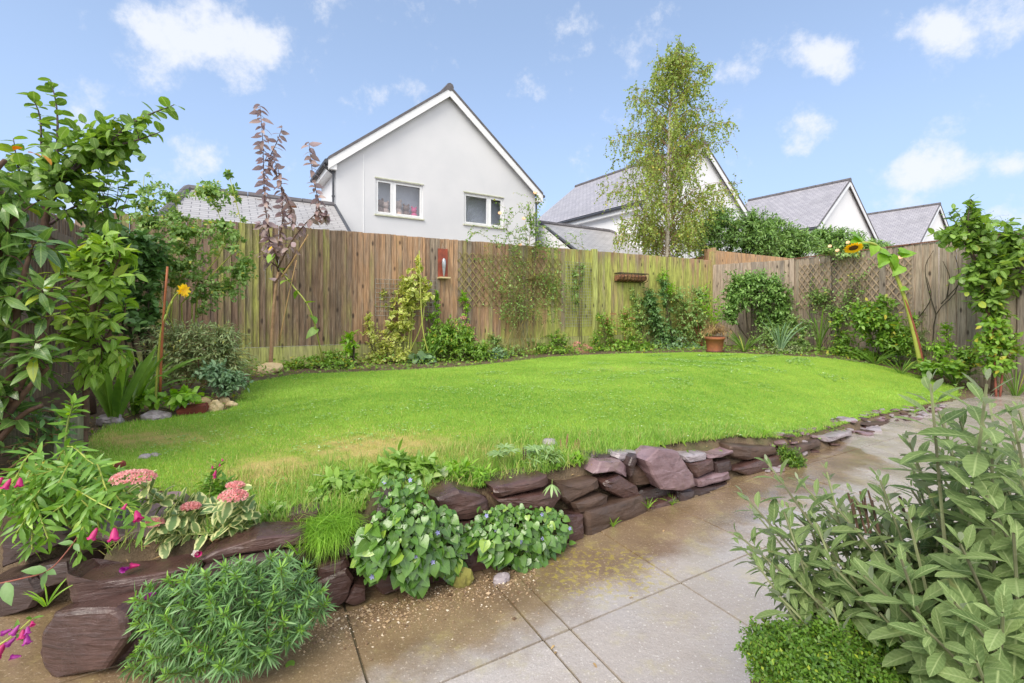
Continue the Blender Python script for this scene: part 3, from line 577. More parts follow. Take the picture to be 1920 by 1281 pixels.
# ================================================================ HOUSES
HA=np.array([.843,.537]); HB=np.array([-.537,.843]); HR=math.atan2(HA[1],HA[0])
def roofslab(name,pts,mat,parent,th=.05,u0=0,smooth=False):
    """pts: eave_a, eave_b, ridge_b, ridge_a in local metres; UV = metres along the eave / up the slope"""
    p=[np.array(q,float) for q in pts]; ex=nrm(p[1]-p[0]); n=nrm(np.cross(p[1]-p[0],p[-1]-p[0])); 
    if n[2]<0: n=-n
    up=nrm(np.cross(n,ex)); 
    if up[2]<0: up=-up
    v=[q+n*th for q in p]+p; k=len(p); f=[tuple(range(k)),tuple(range(2*k-1,k-1,-1))]+[(i,i+k,(i+1)%k+k,(i+1)%k) for i in range(k)]
    o=mkobj(name,v,f,mat,parent,local=True); me=o.data; uvl=me.uv_layers.new(name='UVMap')
    for li,l in enumerate(me.loops):
        q=v[l.vertex_index]-p[0]; uvl.data[li].uv=(float(q@ex)+u0,float(q@up))
    return o
def bx(name,x0,x1,y0,y1,z0,z1,mat,parent,a=None):
    mb=MB(); mb.box(x0,x1,y0,y1,z0,z1); return mb.build(name,mat,parent,local=True)
def make_window(parent,x0,x1,z0,z1,mull,toys=False):
    """opening in a wall whose outer face is y=0, frame set 7 cm back"""
    mb=MB(); f=.055; y0,y1=.05,.11
    mb.box(x0,x1,y0,y1,z1-f,z1); mb.box(x0,x1,y0,y1,z0,z0+f); mb.box(x0,x0+f,y0,y1,z0+f,z1-f); mb.box(x1-f,x1,y0,y1,z0+f,z1-f); xm=x0+(x1-x0)*mull
    mb.box(xm-.05,xm+.05,y0-.002,y1,z0+f,z1-f)
    for a,b in ((x0+f,xm-.05),(xm+.05,x1-f)):
        g=.035; mb.box(a,b,y0-.015,y1-.02,z1-f-g,z1-f); mb.box(a,b,y0-.015,y1-.02,z0+f,z0+f+g); mb.box(a,a+g,y0-.015,y1-.02,z0+f+g,z1-f-g); mb.box(b-g,b,y0-.015,y1-.02,z0+f+g,z1-f-g)
    w=mb.build('window',M['upvc'],parent,local=True)
    pn=MB(); pn.box(x0+f,x1-f,.075,.081,z0+f,z1-f); pn.build('pane',M['glass'],w,local=True)
    sl_=MB(); sl_.box(x0-.03,x1+.03,-.05,.048,z0-.045,z0-.002); sl_.build('sill',M['sillm'],w,local=True)
    li=MB(); li.box(x0-.02,x1+.02,-.02,.05,z1+.002,z1+.035); li.build('vent_strip',M['sillm'],w,local=True)
    return w
def house(P,wd,dp,ze,zr,label,openings=(),wm='render_b',inner=True,pipes=True,backinset=None,tile='slate',wingz=None):
    h=empty('white_house',(P[0],P[1],.3),label,'house',rz=HR); z0=0; ze-=.3; zr-=.3
    V=[];Fc=[]
    def quad(*q):
        n=len(V); V.extend(q); Fc.append(tuple(range(n,n+len(q))))
    xs=sorted({0,wd,*[o[0] for o in openings],*[o[1] for o in openings]}); zs=sorted({0,ze,*[o[2]-.3 for o in openings],*[o[3]-.3 for o in openings]})
    for i in range(len(xs)-1):
        for j in range(len(zs)-1):
            if any(abs(o[0]-xs[i])<1e-6 and abs(o[2]-.3-zs[j])<1e-6 for o in openings): continue
            quad((xs[i],0,zs[j]),(xs[i+1],0,zs[j]),(xs[i+1],0,zs[j+1]),(xs[i],0,zs[j+1]))
    quad((0,0,ze),(wd,0,ze),(wd/2,0,zr)); quad((0,dp,0),(0,0,0),(0,0,ze),(0,dp,ze)); quad((wd,0,0),(wd,dp,0),(wd,dp,ze),(wd,0,ze)); quad((wd,dp,0),(0,dp,0),(0,dp,ze),(wd,dp,ze)); quad((wd,dp,ze),(0,dp,ze),(wd/2,dp,zr))
    for o in openings:
        a,b,c,d=o[0],o[1],o[2]-.3,o[3]-.3
        quad((a,0,c),(a,.14,c),(a,.14,d),(a,0,d)); quad((b,0,c),(b,0,d),(b,.14,d),(b,.14,c)); quad((a,0,c),(b,0,c),(b,.14,c),(a,.14,c)); quad((a,0,d),(a,.14,d),(b,.14,d),(b,0,d))
    mkobj('wall',V,Fc,M[wm],h,local=True)
    ov=.22; fo_=.16; sl_=(zr-ze)/(wd/2)
    for sx in (0,1):
        X=lambda x:(x if sx==0 else wd-x)
        pts=[(X(-ov),-fo_,ze-ov*sl_+.10),(X(-ov),dp+fo_,ze-ov*sl_+.10),(X(wd/2),dp+fo_,zr+.10),(X(wd/2),-fo_,zr+.10)]
        roofslab('roof',pts,M[tile],h,.05)
        # bargeboard along the rake, white with the dark verge above
        mb=MB(); a=np.array([X(-ov-.02),-fo_-.012,ze-(ov+.02)*sl_+.085]); b=np.array([X(wd/2),-fo_-.012,zr+.085]); dn=np.array([0,0,-.26]); th=np.array([0,.03,0])
        mb.add([a,b,b+dn,a+dn,a+th,b+th,b+dn+th,a+dn+th],[(0,1,2,3),(4,7,6,5),(0,4,5,1),(3,2,6,7),(0,3,7,4),(1,5,6,2)]); mb.build('bargeboard',M['upvc'],h,local=True)
        mb=MB(); dn=np.array([0,0,.085]); th=np.array([0,.05,0]); a=a+np.array([0,-.02,.004]); b=b+np.array([0,-.02,.004])
        mb.add([a,b,b+dn,a+dn,a+th,b+th,b+dn+th,a+dn+th],[(0,1,2,3),(4,7,6,5),(0,4,5,1),(3,2,6,7),(0,3,7,4),(1,5,6,2)]); mb.build('verge',M['ridge'],h,local=True)
        mb=MB(); a=X(-ov); b=X(-.002); lo,hi=min(a,b),max(a,b); mb.box(lo,hi,-fo_+.02,dp,ze-ov*sl_-.18,ze-ov*sl_-.165); mb.box(lo if sx==0 else hi-.02,lo+.02 if sx==0 else hi,-fo_+.02,dp,ze-ov*sl_-.165,ze-ov*sl_+.05); mb.box(lo+.022 if sx==0 else lo,hi if sx==0 else hi-.022,-fo_+.02,-fo_+.05,ze-ov*sl_-.165,ze-ov*sl_+.12); mb.build('soffit',M['upvc'],h,local=True)
        mb=MB(); gx=X(-ov-.07); mb.tube([(gx,-fo_,ze-ov*sl_+.03),(gx,dp,ze-ov*sl_+.03)],.065,.065,8); mb.build('gutter',M['pipe'],h,local=True)
        if pipes:
            mb=MB(); xo=X(-.06); zz=ze-ov*sl_; mb.tube(curve([(gx,.02,zz-.02),(gx,.02,zz-.1),(X(-.07),.02,zz-.28),(X(-.07),.02,zz-.42),(X(-.07),.02,.0)],16),.036,.036,8)
            for z in np.arange(.6,zz-.5,.9): mb.tube([(X(-.07),.02,z),(X(-.07),.02,z+.05)],.048,.048,8)
            mb.build('downpipe',M['pipe'],h,local=True)
    mb=MB()
    n=int((dp+.32)/.45)+1
    for i in range(n):
        y0=-fo_-.03+i*.45; y1=min(y0+.43,dp+fo_); mb.tube([(wd/2,y0,zr+.13),(wd/2,y1,zr+.13)],.125 if i%2 else .13,.125,8)
    mb.build('ridge_tiles',M['ridge'],h,local=True)
    return h
g0=np.array([-4.17,14])+HA*(-1.146)
ops=[(1.146,2.68,4.146,5.24),(4.15,5.73,4.146,5.22)]
h1=house(g0,7.116,2.3,5.62,8.45,'large white rendered house with two upstairs windows in its gable, nearest behind the fence',ops,wm='render')
make_window(h1,1.146,2.68,3.846,4.94,.37); make_window(h1,4.15,5.73,3.846,4.92,.63)
for nm_,x0,x1 in (('room',1.146,2.68),('room',4.15,5.73)):
    mb=MB(); mb.box(x0-.3,x1+.3,.38,.4,3.5,5.2); mb.box(x0-.3,x1+.3,.145,.95,3.45,3.5); mb.box(x0-.35,x0-.3,.145,1,3.5,5.2); mb.box(x1+.3,x1+.35,.145,1,3.5,5.2); mb.build('room_lining',M['room'],h1,local=True)
    mb=MB(); mb.box(x0,x1,.142,.34,3.80,3.84); mb.build('inner_sill',M['upvc'],h1,local=True)
# rest of that house: narrower block behind
mb=MB(); mb.add([(1.2,2.32,0),(7.1,2.32,0),(7.1,8,0),(1.2,8,0),(1.2,2.32,5.2),(7.1,2.32,5.2),(7.1,8,5.2),(1.2,8,5.2),(4.1,2.32,7.6),(4.1,8,7.6)],[(0,3,2,1),(0,1,5,8,4),(3,7,9,6,2),(0,4,7,3),(1,2,6,5)]); mb.build('wall',M['render'],h1,local=True)
roofslab('roof',[(1.0,2.33,5.15),(1.0,8.1,5.15),(4.1,8.1,7.65),(4.1,2.33,7.65)],M['slate'],h1); roofslab('roof',[(7.3,2.33,5.15),(7.3,8.1,5.15),(4.1,8.1,7.65),(4.1,2.33,7.65)],M['slate'],h1)
mb=MB(); mb.box(.78,.80,-.012,.0,0,5.6); mb.build('render_bead',M['upvc'],h1,local=True)
mb=MB(); mb.box(-.02,.82,-.05,-.014,3.1,3.14); mb.build('flashing',M['pipe'],h1,local=True)
# soft toys standing on the sill inside the left window
def toy(x,kind,s,label):
    q=g0+HA*x+HB*.23; e=empty('soft_toy',(q[0],q[1],4.142),label,'soft toy','soft toys on the window sill',rz=HR)
    mt=M[kind]; mb=MB(); mb.lathe([(.001,0),(.09*s,.0),(.11*s,.06*s),(.09*s,.14*s),(.05*s,.19*s),(.001,.2*s)],k=10); mb.build('body',mt,e,True,local=True)
    mb=MB(); mb.lathe([(.001,.18*s),(.07*s,.2*s),(.085*s,.26*s),(.06*s,.32*s),(.001,.345*s)],k=10)
    mb.lathe([(.001,.31*s),(.03*s,.33*s),(.02*s,.37*s),(.001,.375*s)],c=(-.06*s,0,0),k=8); mb.lathe([(.001,.31*s),(.03*s,.33*s),(.02*s,.37*s),(.001,.375*s)],c=(.06*s,0,0),k=8); mb.build('head',mt,e,True,local=True)
toy(1.34,'plush_c',1.5,'small brown soft toy at the left end of the upstairs window sill'); toy(1.53,'plush_a',1.35,'pale soft toy leaning behind the narrow left pane'); toy(1.92,'plush_a',1.6,'cream soft toy just right of the window mullion'); toy(2.2,'plush_c',1.3,'brown soft toy in the middle of the wide pane'); toy(2.46,'plush_b',1.15,'bright pink soft toy at the right end of the upstairs sill')
# other houses
def gc(apx,z,Y): a=PD(apx,HZ,Y)[:2]; return a-HA*3.56
house(gc(1315,0,20.3),7.116,8.3,5.62,8.45,'white gabled house half hidden behind the birch tree','',pipes=True)
house(gc(1588,0,26.1),7.116,5.6,5.62,8.45,'white house with a steep slate roof, right of the birch','',pipes=True)
house(gc(1757,0,32.0),7.116,4.0,5.62,8.45,'farthest white house with a slate roof, nearest the right edge','',pipes=False)
def garage(R0,R1,hr,ze,hipl,hipr,label,run=2.6):
    """ridge R0-R1 along the house direction, hips at either end"""
    e=empty('garage',(R0[0],R0[1],.3),label,'garage',rz=HR); L=float(np.linalg.norm(R1-R0)); hr-=.3; ze-=.3
    a0=-run*hipl; a1=L+run*hipr; o=.15
    roofslab('roof',[(a0-o*(hipl>0),-run-o,ze),(a1+o*(hipr>0),-run-o,ze),(L,0,hr),(0,0,hr)],M['tile'],e); roofslab('roof',[(a0,run+o,ze),(a1,run+o,ze),(L,0,hr),(0,0,hr)],M['tile'],e)
    if hipl: roofslab('roof',[(a0-o,-run-o,ze),(a0-o,run+o,ze),(0,0,hr)],M['tile'],e)
    if hipr: roofslab('roof',[(a1+o,-run-o,ze),(a1+o,run+o,ze),(L,0,hr)],M['tile'],e)
    V=[(a0,-run,0),(a1,-run,0),(a1,run,0),(a0,run,0),(a0,-run,ze),(a1,-run,ze),(a1,run,ze),(a0,run,ze)]; Fc=[(0,1,5,4),(2,3,7,6),(1,2,6,5),(3,0,4,7)]
    if not hipl: V.append((0,0,hr)); Fc.append((4,8,7))
    if not hipr: V.append((L,0,hr)); Fc.append((5,6,len(V)-1))
    mkobj('wall',V,Fc,M['render'],e,local=True)
    def capline(p,q):
        p=np.array(p,float);q=np.array(q,float); n=max(1,int(np.linalg.norm(q-p)/.4)); mb=MB()
        for i in range(n): mb.tube([p+(q-p)*i/n,p+(q-p)*(i+.96)/n],.10,.095,8)
        return mb
    capline((0,0,hr+.05),(L,0,hr+.05)).build('ridge_tiles',M['ridge'],e,local=True)
    for hp,end,rx in ((hipl,a0-o,0),(hipr,a1+o,L)):
        if hp: capline((end,-run-o,ze+.05),(rx,0,hr+.05)).build('hip_tiles',M['ridge'],e,local=True)
        else: mb=MB(); mb.tube([(rx,-run-o,ze+.06),(rx,0,hr+.06)],.045,.045,6); mb.build('verge',M['pipe'],e,local=True)
    return e
q0=PD(352,355,11.3); q1=q0[:2]+HA*3.45; garage(q0[:2],q1,q0[2]-.03,2.6,.15,0,'garage with a pale tiled hipped roof left of the big white house')
q0=PD(1012,420,17.9); q1=q0[:2]+HA*3.75; garage(q0[:2],q1,q0[2],2.9,0,.8,'low garage with a pale tiled roof between the two nearest houses')
# ================================================================ STONES
def onwall(px,py,off=0.):
    Ys=np.linspace(.8,9,3000); X=(px-960)/FP*Ys; k=np.argmax(Ys-np.interp(X,WX,WY)-off>0); return PD(px,py,Ys[k])
def rock(poly,label,mat='slate_rock',off=0.,depth=.22,back=None,name='rock',Y=None,amp=.10,zs=1,group=None,taper=.86,rise=0,chip=.012,tilt=0.,cuts=9,flat=1.):
    P=np.array([onwall(x,y,off) if Y is None else PD(x,y,Y) for x,y in poly]); 
    if tilt: P[:,1]+= (P[:,2]-P[:,2].min())*tilt
    # densify outline
    n=len(P); pts=[]
    for i in range(n):
        a,b=P[i],P[(i+1)%n]; L=np.linalg.norm(b-a); k=max(1,min(7,int(L/.03)))
        for j in range(k): pts.append(a+(b-a)*j/k)
    pts=np.array(pts); m_=len(pts); c=pts.mean(0); size=np.linalg.norm(pts.max(0)-pts.min(0))
    if back is None:
        x0=c[0]; sl_=(np.interp(x0+.15,WX,WY)-np.interp(x0-.15,WX,WY))/.3; sl_=float(np.clip(sl_,-.9,.9)); back=nrm(np.array([-sl_,1,rise]))
    else: back=nrm(np.array(back))
    ch=min(chip,size*.06)
    rings=[(.45,-.012),(.86,-.006),(1-ch/size*2.4,0.),(1.0,ch)]+[(1.0-(1-taper)*q*.6,ch+(depth-ch)*q) for q in (.33,.66)]+[(taper,depth),(taper*.75,depth+.006)]
    V=[c-back*.014]; 
    for s,d in rings: V+=list(c+(pts-c)*s+back*d)
    V.append(c+back*(depth+.008)); V=np.array(V); Fc=[(0,1+(j+1)%m_,1+j) for j in range(m_)]
    for r in range(len(rings)-1):
        a=1+r*m_; b=a+m_; Fc+=[(a+j,a+(j+1)%m_,b+(j+1)%m_,b+j) for j in range(m_)]
    a=1+(len(rings)-1)*m_; Fc+=[(a+j,a+(j+1)%m_,len(V)-1) for j in range(m_)]
    am=size*amp*.17*flat
    for i in range(len(V)):
        q=Vector(V[i])*(3.2/size*.5+4); nz=noise.noise_vector(q); st=noise.noise(Vector((V[i][0]*5,V[i][1]*5,V[i][2]*55+7)))
        V[i]=V[i]+np.array(nz)*am*.45-back*st*.003
    cen=V.mean(0)
    for _ in range(cuts):
        nn=nrm(rv()*np.array([1,1,.6])-back*.25); h=(V-cen)@nn; lim=h.max()*rng.uniform(.86,.97); ex=np.maximum(0,h-lim); V=V-ex[:,None]*nn*.96
    o=mkobj(name,V,Fc,M[mat]); bm=bmesh.new(); bm.from_mesh(o.data); bmesh.ops.recalc_face_normals(bm,faces=bm.faces); bmesh.ops.subdivide_edges(bm,edges=bm.edges[:],cuts=1,use_grid_fill=True); bm.normal_update()
    so_=rng.random()*30; tx,ty=rng.uniform(-.25,.25,2)
    for v in bm.verts:
        w=v.co+o.location; zz=w.z+tx*w.x+ty*w.y+.006*noise.noise(w*9); ly=math.floor(zz/.011+so_); hsh=(math.sin(ly*12.9898+so_)*43758.5)%1.; hn=Vector((v.normal.x,v.normal.y,0)); v.co+=hn*((hsh-.6)*.0045+.0025*noise.noise(w*30))+v.normal*.003*noise.noise(w*11)
    for f in bm.faces: f.smooth=True
    for e in bm.edges:
        if len(e.link_faces)==2 and e.calc_face_angle(0)>R(11): e.smooth=False
    bm.to_mesh(o.data); bm.free()
    return tag(o,label,'rock',group)
GW='stones of the dry wall'
rocks=[
([(0,985),(60,968),(125,985),(138,1012),(60,1045),(0,1068)],'dark layered slate block at the left edge under the trailing leaves','slate_dark',.0,.3),
([(-40,1098),(0,1090),(60,1075),(78,1110),(60,1142),(0,1162),(-40,1168)],'dark low stone at the left edge below the layered block','slate_dark',-.02,.2),
([(62,1062),(132,1048),(140,1085),(92,1102),(66,1098)],'brown stone tucked behind the left end of the long capstone','slate_dark',.02,.2),
([(122,1076),(141,1093),(268,1079),(384,1060),(362,1090),(293,1112),(213,1143),(150,1150),(133,1130)],'long brown capstone with purple petals lying on it','slate_rock',.0,.12),
([(368,1052),(400,1035),(480,1008),(577,1000),(586,1016),(520,1030),(440,1040),(385,1056)],'long layered slate capstone right of the one with petals','slate_rock',.02,.15),
([(382,1064),(440,1046),(540,1034),(586,1022),(580,1048),(470,1072),(362,1092)],'slab under the layered capstone above the spiky green plant','slate_dark',.0,.2),
([(535,968),(560,960),(600,957),(595,977),(545,984)],'small flat stone on the lawn edge beside the grass tuft','brownrock',.17,.1),
([(66,1205),(100,1150),(140,1142),(215,1140),(237,1150),(242,1195),(200,1255),(100,1278),(68,1250)],'big angular brown boulder at the bottom left corner of the wall','slate_rock',-.03,.26),
([(208,1165),(230,1135),(275,1132),(292,1160),(292,1240),(215,1252),(196,1230)],'upright brown stone between the corner boulder and the spiky plant','slate_rock',-.01,.22),
([(290,1120),(420,1085),(560,1060),(590,1080),(590,1180),(420,1225),(300,1240)],'wide dark stone hidden behind the spiky green plant','slate_dark',.06,.2),
([(595,1064),(652,1044),(657,1062),(612,1090),(600,1086)],'reddish wedge stone just right of the spiky plant','slate_rock',.0,.18),
([(597,1092),(650,1066),(664,1085),(652,1132),(600,1158)],'square brown stone right of the spiky plant at ground level','slate_rock',-.02,.2),
([(643,1132),(665,1096),(687,1100),(688,1127),(665,1138)],'small triangular brown stone at the foot of the wall','slate_rock',-.02,.12),
([(622,1022),(690,990),(710,950),(748,928),(745,1010),(700,1042),(640,1048)],'grey slanting slate leaning beside the grass tuft','slate_dark',.02,.2),
([(683,1088),(760,1062),(880,1048),(884,1085),(780,1098),(705,1120)],'long low stone under the left bellflower','slate_rock',-.01,.22),
([(690,1040),(800,1005),(870,1000),(870,1060),(700,1090)],'dark stone behind the left bellflower','slate_dark',.06,.2),
([(812,938),(860,920),(905,930),(923,940),(920,964),(880,977),(828,978)],'folded purple slate on top of the wall between the bellflowers','slate_rock',.03,.2),
([(838,982),(905,975),(935,985),(930,1015),(850,1018)],'narrow brown stone between the two bellflowers','slate_rock',.02,.2),
([(858,1022),(930,1015),(960,1060),(872,1078)],'low brown stone left of the right bellflower','slate_rock',-.01,.2),
([(900,965),(1000,955),(1075,960),(1062,1040),(920,1060)],'dark stone behind the right bellflower','slate_dark',.07,.2),
([(922,916),(1028,893),(1036,910),(935,934)],'long thin capstone above the right bellflower','slate_rock',.06,.2),
([(932,940),(1050,920),(1060,936),(1040,957),(958,957)],'long purple stone just under the thin capstone','slate_rock',.03,.2),
([(1046,906),(1062,912),(1100,903),(1130,896),(1134,915),(1100,931),(1066,947),(1052,933)],'squared wet block with a pale stone behind it','brownrock',.05,.26),
([(1072,944),(1130,927),(1145,930),(1143,946),(1082,964)],'thin stone wedged under the squared block','brownrock',.03,.18),
([(1096,962),(1130,951),(1204,928),(1215,945),(1213,971),(1170,987),(1100,1010)],'largest long brown stone at the foot of the wall','brownrock',-.01,.22),
([(1063,966),(1094,965),(1096,1010),(1064,1022)],'upright purple stone beside the right bellflower','slate_rock',-.01,.16),
([(1132,904),(1165,893),(1196,911),(1201,929),(1170,937),(1140,921)],'smooth purple slate resting on the largest long stone','slate_rock',.02,.2),
([(1115,888),(1128,866),(1165,863),(1184,880),(1176,897),(1150,884)],'pink brown slate with a folded end on top of the wall','slate_pale',.06,.2),
([(1178,868),(1205,873),(1232,907),(1184,913)],'banded stone just left of the big purple slab','brownrock',.05,.2),
([(1105,866),(1112,852),(1148,852),(1150,866),(1110,874)],'small dark stone at the lawn edge behind the folded slate','slate_dark',.16,.12),
([(1153,860),(1160,850),(1200,848),(1208,866),(1170,868)],'thin grey slates stacked at the lawn edge left of the purple slab','slate_grey',.1,.12),
([(1180,873),(1186,858),(1195,852),(1190,872),(1184,895)],'dark upright sliver of slate left of the purple slab','slate_dark',.02,.08),
([(1211,864),(1235,842),(1262,843),(1270,846),(1300,890),(1306,912),(1282,920),(1240,919),(1226,897)],'big smooth purple slab leaning on top of the wall','slate_pale',-.05,.16),
([(1194,932),(1205,920),(1228,912),(1300,915),(1304,925),(1225,948),(1215,950)],'dark stone in the gap under the big purple slab','slate_dark',.06,.18),
([(1224,948),(1270,929),(1271,957),(1222,963)],'wedge stone at the foot of the wall under the purple slab','slate_rock',-.01,.18),
([(1271,922),(1304,918),(1304,946),(1272,959)],'upright square stone under the right edge of the purple slab','slate_dark',-.01,.18),
([(1280,858),(1298,852),(1328,850),(1326,862),(1290,868)],'flat pale slate just right of the purple slab','slate_grey',.05,.2),
([(1326,852),(1345,852),(1384,840),(1386,846),(1350,858),(1330,860)],'broad flat slate capping the wall right of the purple slab','slate_pale',.03,.3),
([(1289,872),(1320,866),(1338,860),(1341,882),(1308,897)],'curved brown stone under the pale flat slates','slate_rock',.02,.18),
([(1340,868),(1370,862),(1379,880),(1345,892)],'dark rounded stone under the broad capping slate','slate_dark',.02,.18),
([(1308,902),(1340,890),(1368,885),(1372,899),(1312,914)],'wet flat stone low in the wall near the sage','slate_pale',.0,.18),
([(1303,921),(1368,906),(1405,900),(1372,922),(1306,938)],'lowest dark stone in the wall near the sage','slate_dark',-.02,.18),
([(1374,882),(1440,858),(1478,852),(1478,872),(1400,892)],'sloping brown stone behind the tip of the sage','slate_rock',.0,.2),
([(1366,836),(1455,838),(1462,850),(1400,864),(1370,858)],'long flat edging stone at the lawn edge','brownrock',.03,.22),
([(1464,845),(1540,824),(1543,834),(1470,862)],'second flat edging stone, right of the small green bush','brownrock',.02,.16),
([(1545,822),(1600,808),(1604,814),(1550,830)],'thin pale slab lying at the lawn edge beside the first small chips','slate_grey',.0,.16),
([(1625,797),(1682,788),(1683,794),(1630,802)],'small flat edging stone farthest along the path','brownrock',.0,.14),
]
for i_,r in enumerate(rocks): big=i_ in (3,4,7,8,10,11,24,25,32); rock(r[0],r[1],r[2],r[3],r[4],group=GW,Y={0:1.84,1:1.80,2:1.74,7:1.50}.get(i_),cuts=(4 if i_<3 or i_==7 else 2) if big or i_<3 else 7,flat=.5 if big else 1.,chip=.008 if big else .012)
# flat slab behind the penstemon, pale stones, loose ones
def lump(px,py,wpx,hpx,label,mat,Y=None,z=None,dy=.7,name='rock',cat=None,sink=.25,flat=1.):
    b=GH(px,py) if Y is None else PD(px,py,Y); s=wpx/FP*b[1]/2; h=hpx/FP*b[1]; bm=bmesh.new(); bmesh.ops.create_icosphere(bm,subdivisions=3,radius=1)
    sd_=rng.random()*50
    for v in bm.verts:
        q=v.co.copy(); d=1+.32*noise.noise(q*1.1+Vector((sd_,0,0)))+.10*noise.noise(q*3+Vector((sd_,3,0))); q=q*d
        q=Vector((round(q.x*2.2)/2.2*.35+q.x*.65,round(q.y*2)/2*.35+q.y*.65,q.z*.75+round(q.z*2)/2*.25)); v.co=Vector((q.x*s,q.y*s*dy,q.z*h*.62))
    me=bpy.data.meshes.new(name); bm.to_mesh(me); bm.free(); me.materials.append(M[mat]); o=bpy.data.objects.new(name,me); C.collection.objects.link(o); o.location=(b[0],b[1]+s*dy*.5,b[2]+h*(.5-sink)); o.rotation_euler=(0,0,rng.uniform(-.3,.3))
    return tag(o,label,cat or name)
rock([(150,985),(200,1000),(303,985),(305,1003),(200,1020),(148,1005)],'large flat pinkish slab lying behind the purple flowers','slate_pale',Y=1.80,depth=.30,back=(-.25,1,.12),amp=.05)
rock([(1062,876),(1075,870),(1095,866),(1104,876),(1106,894),(1070,892)],'pale pinkish white stone standing at the lawn edge behind the squared block','slate_grey',Y=2.78,depth=.08,back=(-.3,1,.1))
lump(500,700,52,20,'tan boulder at the edge of the lawn beneath the purple plum','sandstone')
lump(866,1106,38,36,'round mossy green stone at the foot of the wall','mossrock',sink=.05)
lump(940,1097,32,22,'small purple slate on the grit beside the right bellflower','slate_grey',sink=.2)
lump(200,797,50,22,'pale grey flat stone edging the bed behind the young tree','slate_grey'); lump(283,788,52,17,'pale pinkish flat stone edging the bed left of the red brick','slate_grey')
lump(400,772,34,24,'rough tan stone right of the red brick','sandstone'); lump(420,757,22,12,'small tan stone behind the rough one','sandstone'); lump(432,764,22,12,'small pale stone at the corner of the lawn','sandstone'); lump(385,756,18,12,'small pebble left of the little tan stones','sandstone')
lump(335,770,34,18,'grey stone half buried left of the red brick','slate_grey'); lump(1030,838,0.1+26,14,'white pink stone among the cut stems','slate_grey',sink=.1)
lump(190,888,30,20,'tan stone by the broken brick near the sedum','sandstone'); lump(268,862,24,10,'grey slate chip lying on bare soil above the sedum','slate_grey'); lump(290,857,18,8,'pale slate chip on bare soil right of the other chip','slate_grey')
def brick(px,py,label,rz,s=1.):
    b=GH(px,py); bm=bmesh.new(); bmesh.ops.create_cube(bm,size=1); bmesh.ops.scale(bm,vec=(.2*s,.1*s,.065*s),verts=bm.verts); bmesh.ops.bevel(bm,geom=bm.edges[:],offset=.006,segments=2,affect='EDGES'); bmesh.ops.subdivide_edges(bm,edges=bm.edges[:],cuts=2,use_grid_fill=True)
    for v in bm.verts: v.co+=Vector(noise.noise_vector(v.co*18))*.009
    me=bpy.data.meshes.new('brick'); bm.to_mesh(me); bm.free(); me.materials.append(M['redbrick']); o=bpy.data.objects.new('brick',me); C.collection.objects.link(o); o.location=(b[0],b[1],b[2]+.035); o.rotation_euler=(.12,-.1,rz); tag(o,label,'brick')
brick(362,776,'broken red brick lying in the bed beside the tan stones',.35,1.0); brick(216,885,'dark red brick fragment near the pink sedum',.4,.42)
# slate chips along the path edge
k=0
for i in range(150):
    t=rng.random(); px=1440+t*330; pe=np.interp(px,[1440,1490,1560,1640,1700,1740,1800,1900],[888,868,838,804,788,778,760,738]); py=pe-rng.random()*np.interp(px,[1490,1620,1740,1900],[34,30,16,8]); b=PD(px,py,FP*(CZ-.01)/(py-HZ)); 
    s=rng.uniform(.014,.05) if i>8 else rng.uniform(.07,.13); n=rng.integers(5,8); an=np.sort(rng.random(n)*2*math.pi); rr=rng.uniform(.7,1.15,n)*s; tl=rng.uniform(-.18,.18,2)
    zz=.012+float(max(0,gz(b[0],b[1])))
    top=[(b[0]+math.cos(a)*r*1.25,b[1]+math.sin(a)*r*.8,zz+.008+tl[0]*math.cos(a)*r+tl[1]*math.sin(a)*r) for a,r in zip(an,rr)]; bot=[(x,y,z-.014) for x,y,z in top]
    o=mkobj('slate_chip',top+bot,[tuple(range(n)),tuple(range(2*n-1,n-1,-1))]+[(j,j+n,(j+1)%n+n,(j+1)%n) for j in range(n)],M[['slate_grey','slate_pale','slate_rock'][i%3]]); tag(o,'flat broken slate chip lying between the lawn edge and the path','slate chip','slate chips along the path')
# ================================================================ FENCE FITTINGS
def strip(mb,a,b,w,th,nrmv,A=(.5,0,0,1)):
    a=np.array(a,float);b=np.array(b,float); d=nrm(b-a); n=np.array([nrmv[0],nrmv[1],0.]); s=nrm(np.cross(d,n))*w/2; t=n*th
    mb.add([a-s,a+s,b+s,b-s,a-s+t,a+s+t,b+s+t,b-s+t],[(0,1,2,3),(7,6,5,4),(0,4,5,1),(1,5,6,2),(2,6,7,3),(3,7,4,0)],A)
def trellis(P0,A2,N2,L,z0,z1,step,label,mat,ang=1.,w=.016):
    def pt(t,z,o): q=P0+A2*t+N2*o; return np.array([q[0],q[1],z])
    e=empty('trellis',pt(0,z0,.03),label,'trellis'); H=z1-z0
    for s in (1,-1):
        mb=MB(); off=.030 if s==1 else .038; c=-H if s==1 else 0
        t=-H*ang
        while t<L+H*ang:
            # line t + s*ang*(z-z0)
            ta,tb=(t,t+H*ang) if s==1 else (t+H*ang,t)
            za,zb=z0,z1
            def clip(ta,za,tb,zb):
                for lim,sg in ((0,1),(L,-1)):
                    if (ta-lim)*sg<0 and (tb-lim)*sg<0: return None
                    if (ta-lim)*sg<0: f=(lim-ta)/(tb-ta); ta,za=lim,za+(zb-za)*f
                    elif (tb-lim)*sg<0: f=(lim-ta)/(tb-ta); tb,zb=lim,za+(zb-za)*f
                return ta,za,tb,zb
            r=clip(ta,za,tb,zb)
            if r and abs(r[2]-r[0])>.03: strip(mb,pt(r[0],r[1],off),pt(r[2],r[3],off),w,.007,N2)
            t+=step
        mb.build('slats',M[mat],e)
    return e
t0,t1=TF(857),TF(1052); zt=FZ(857,473)[2]; zb=FZ(857,575)[2]
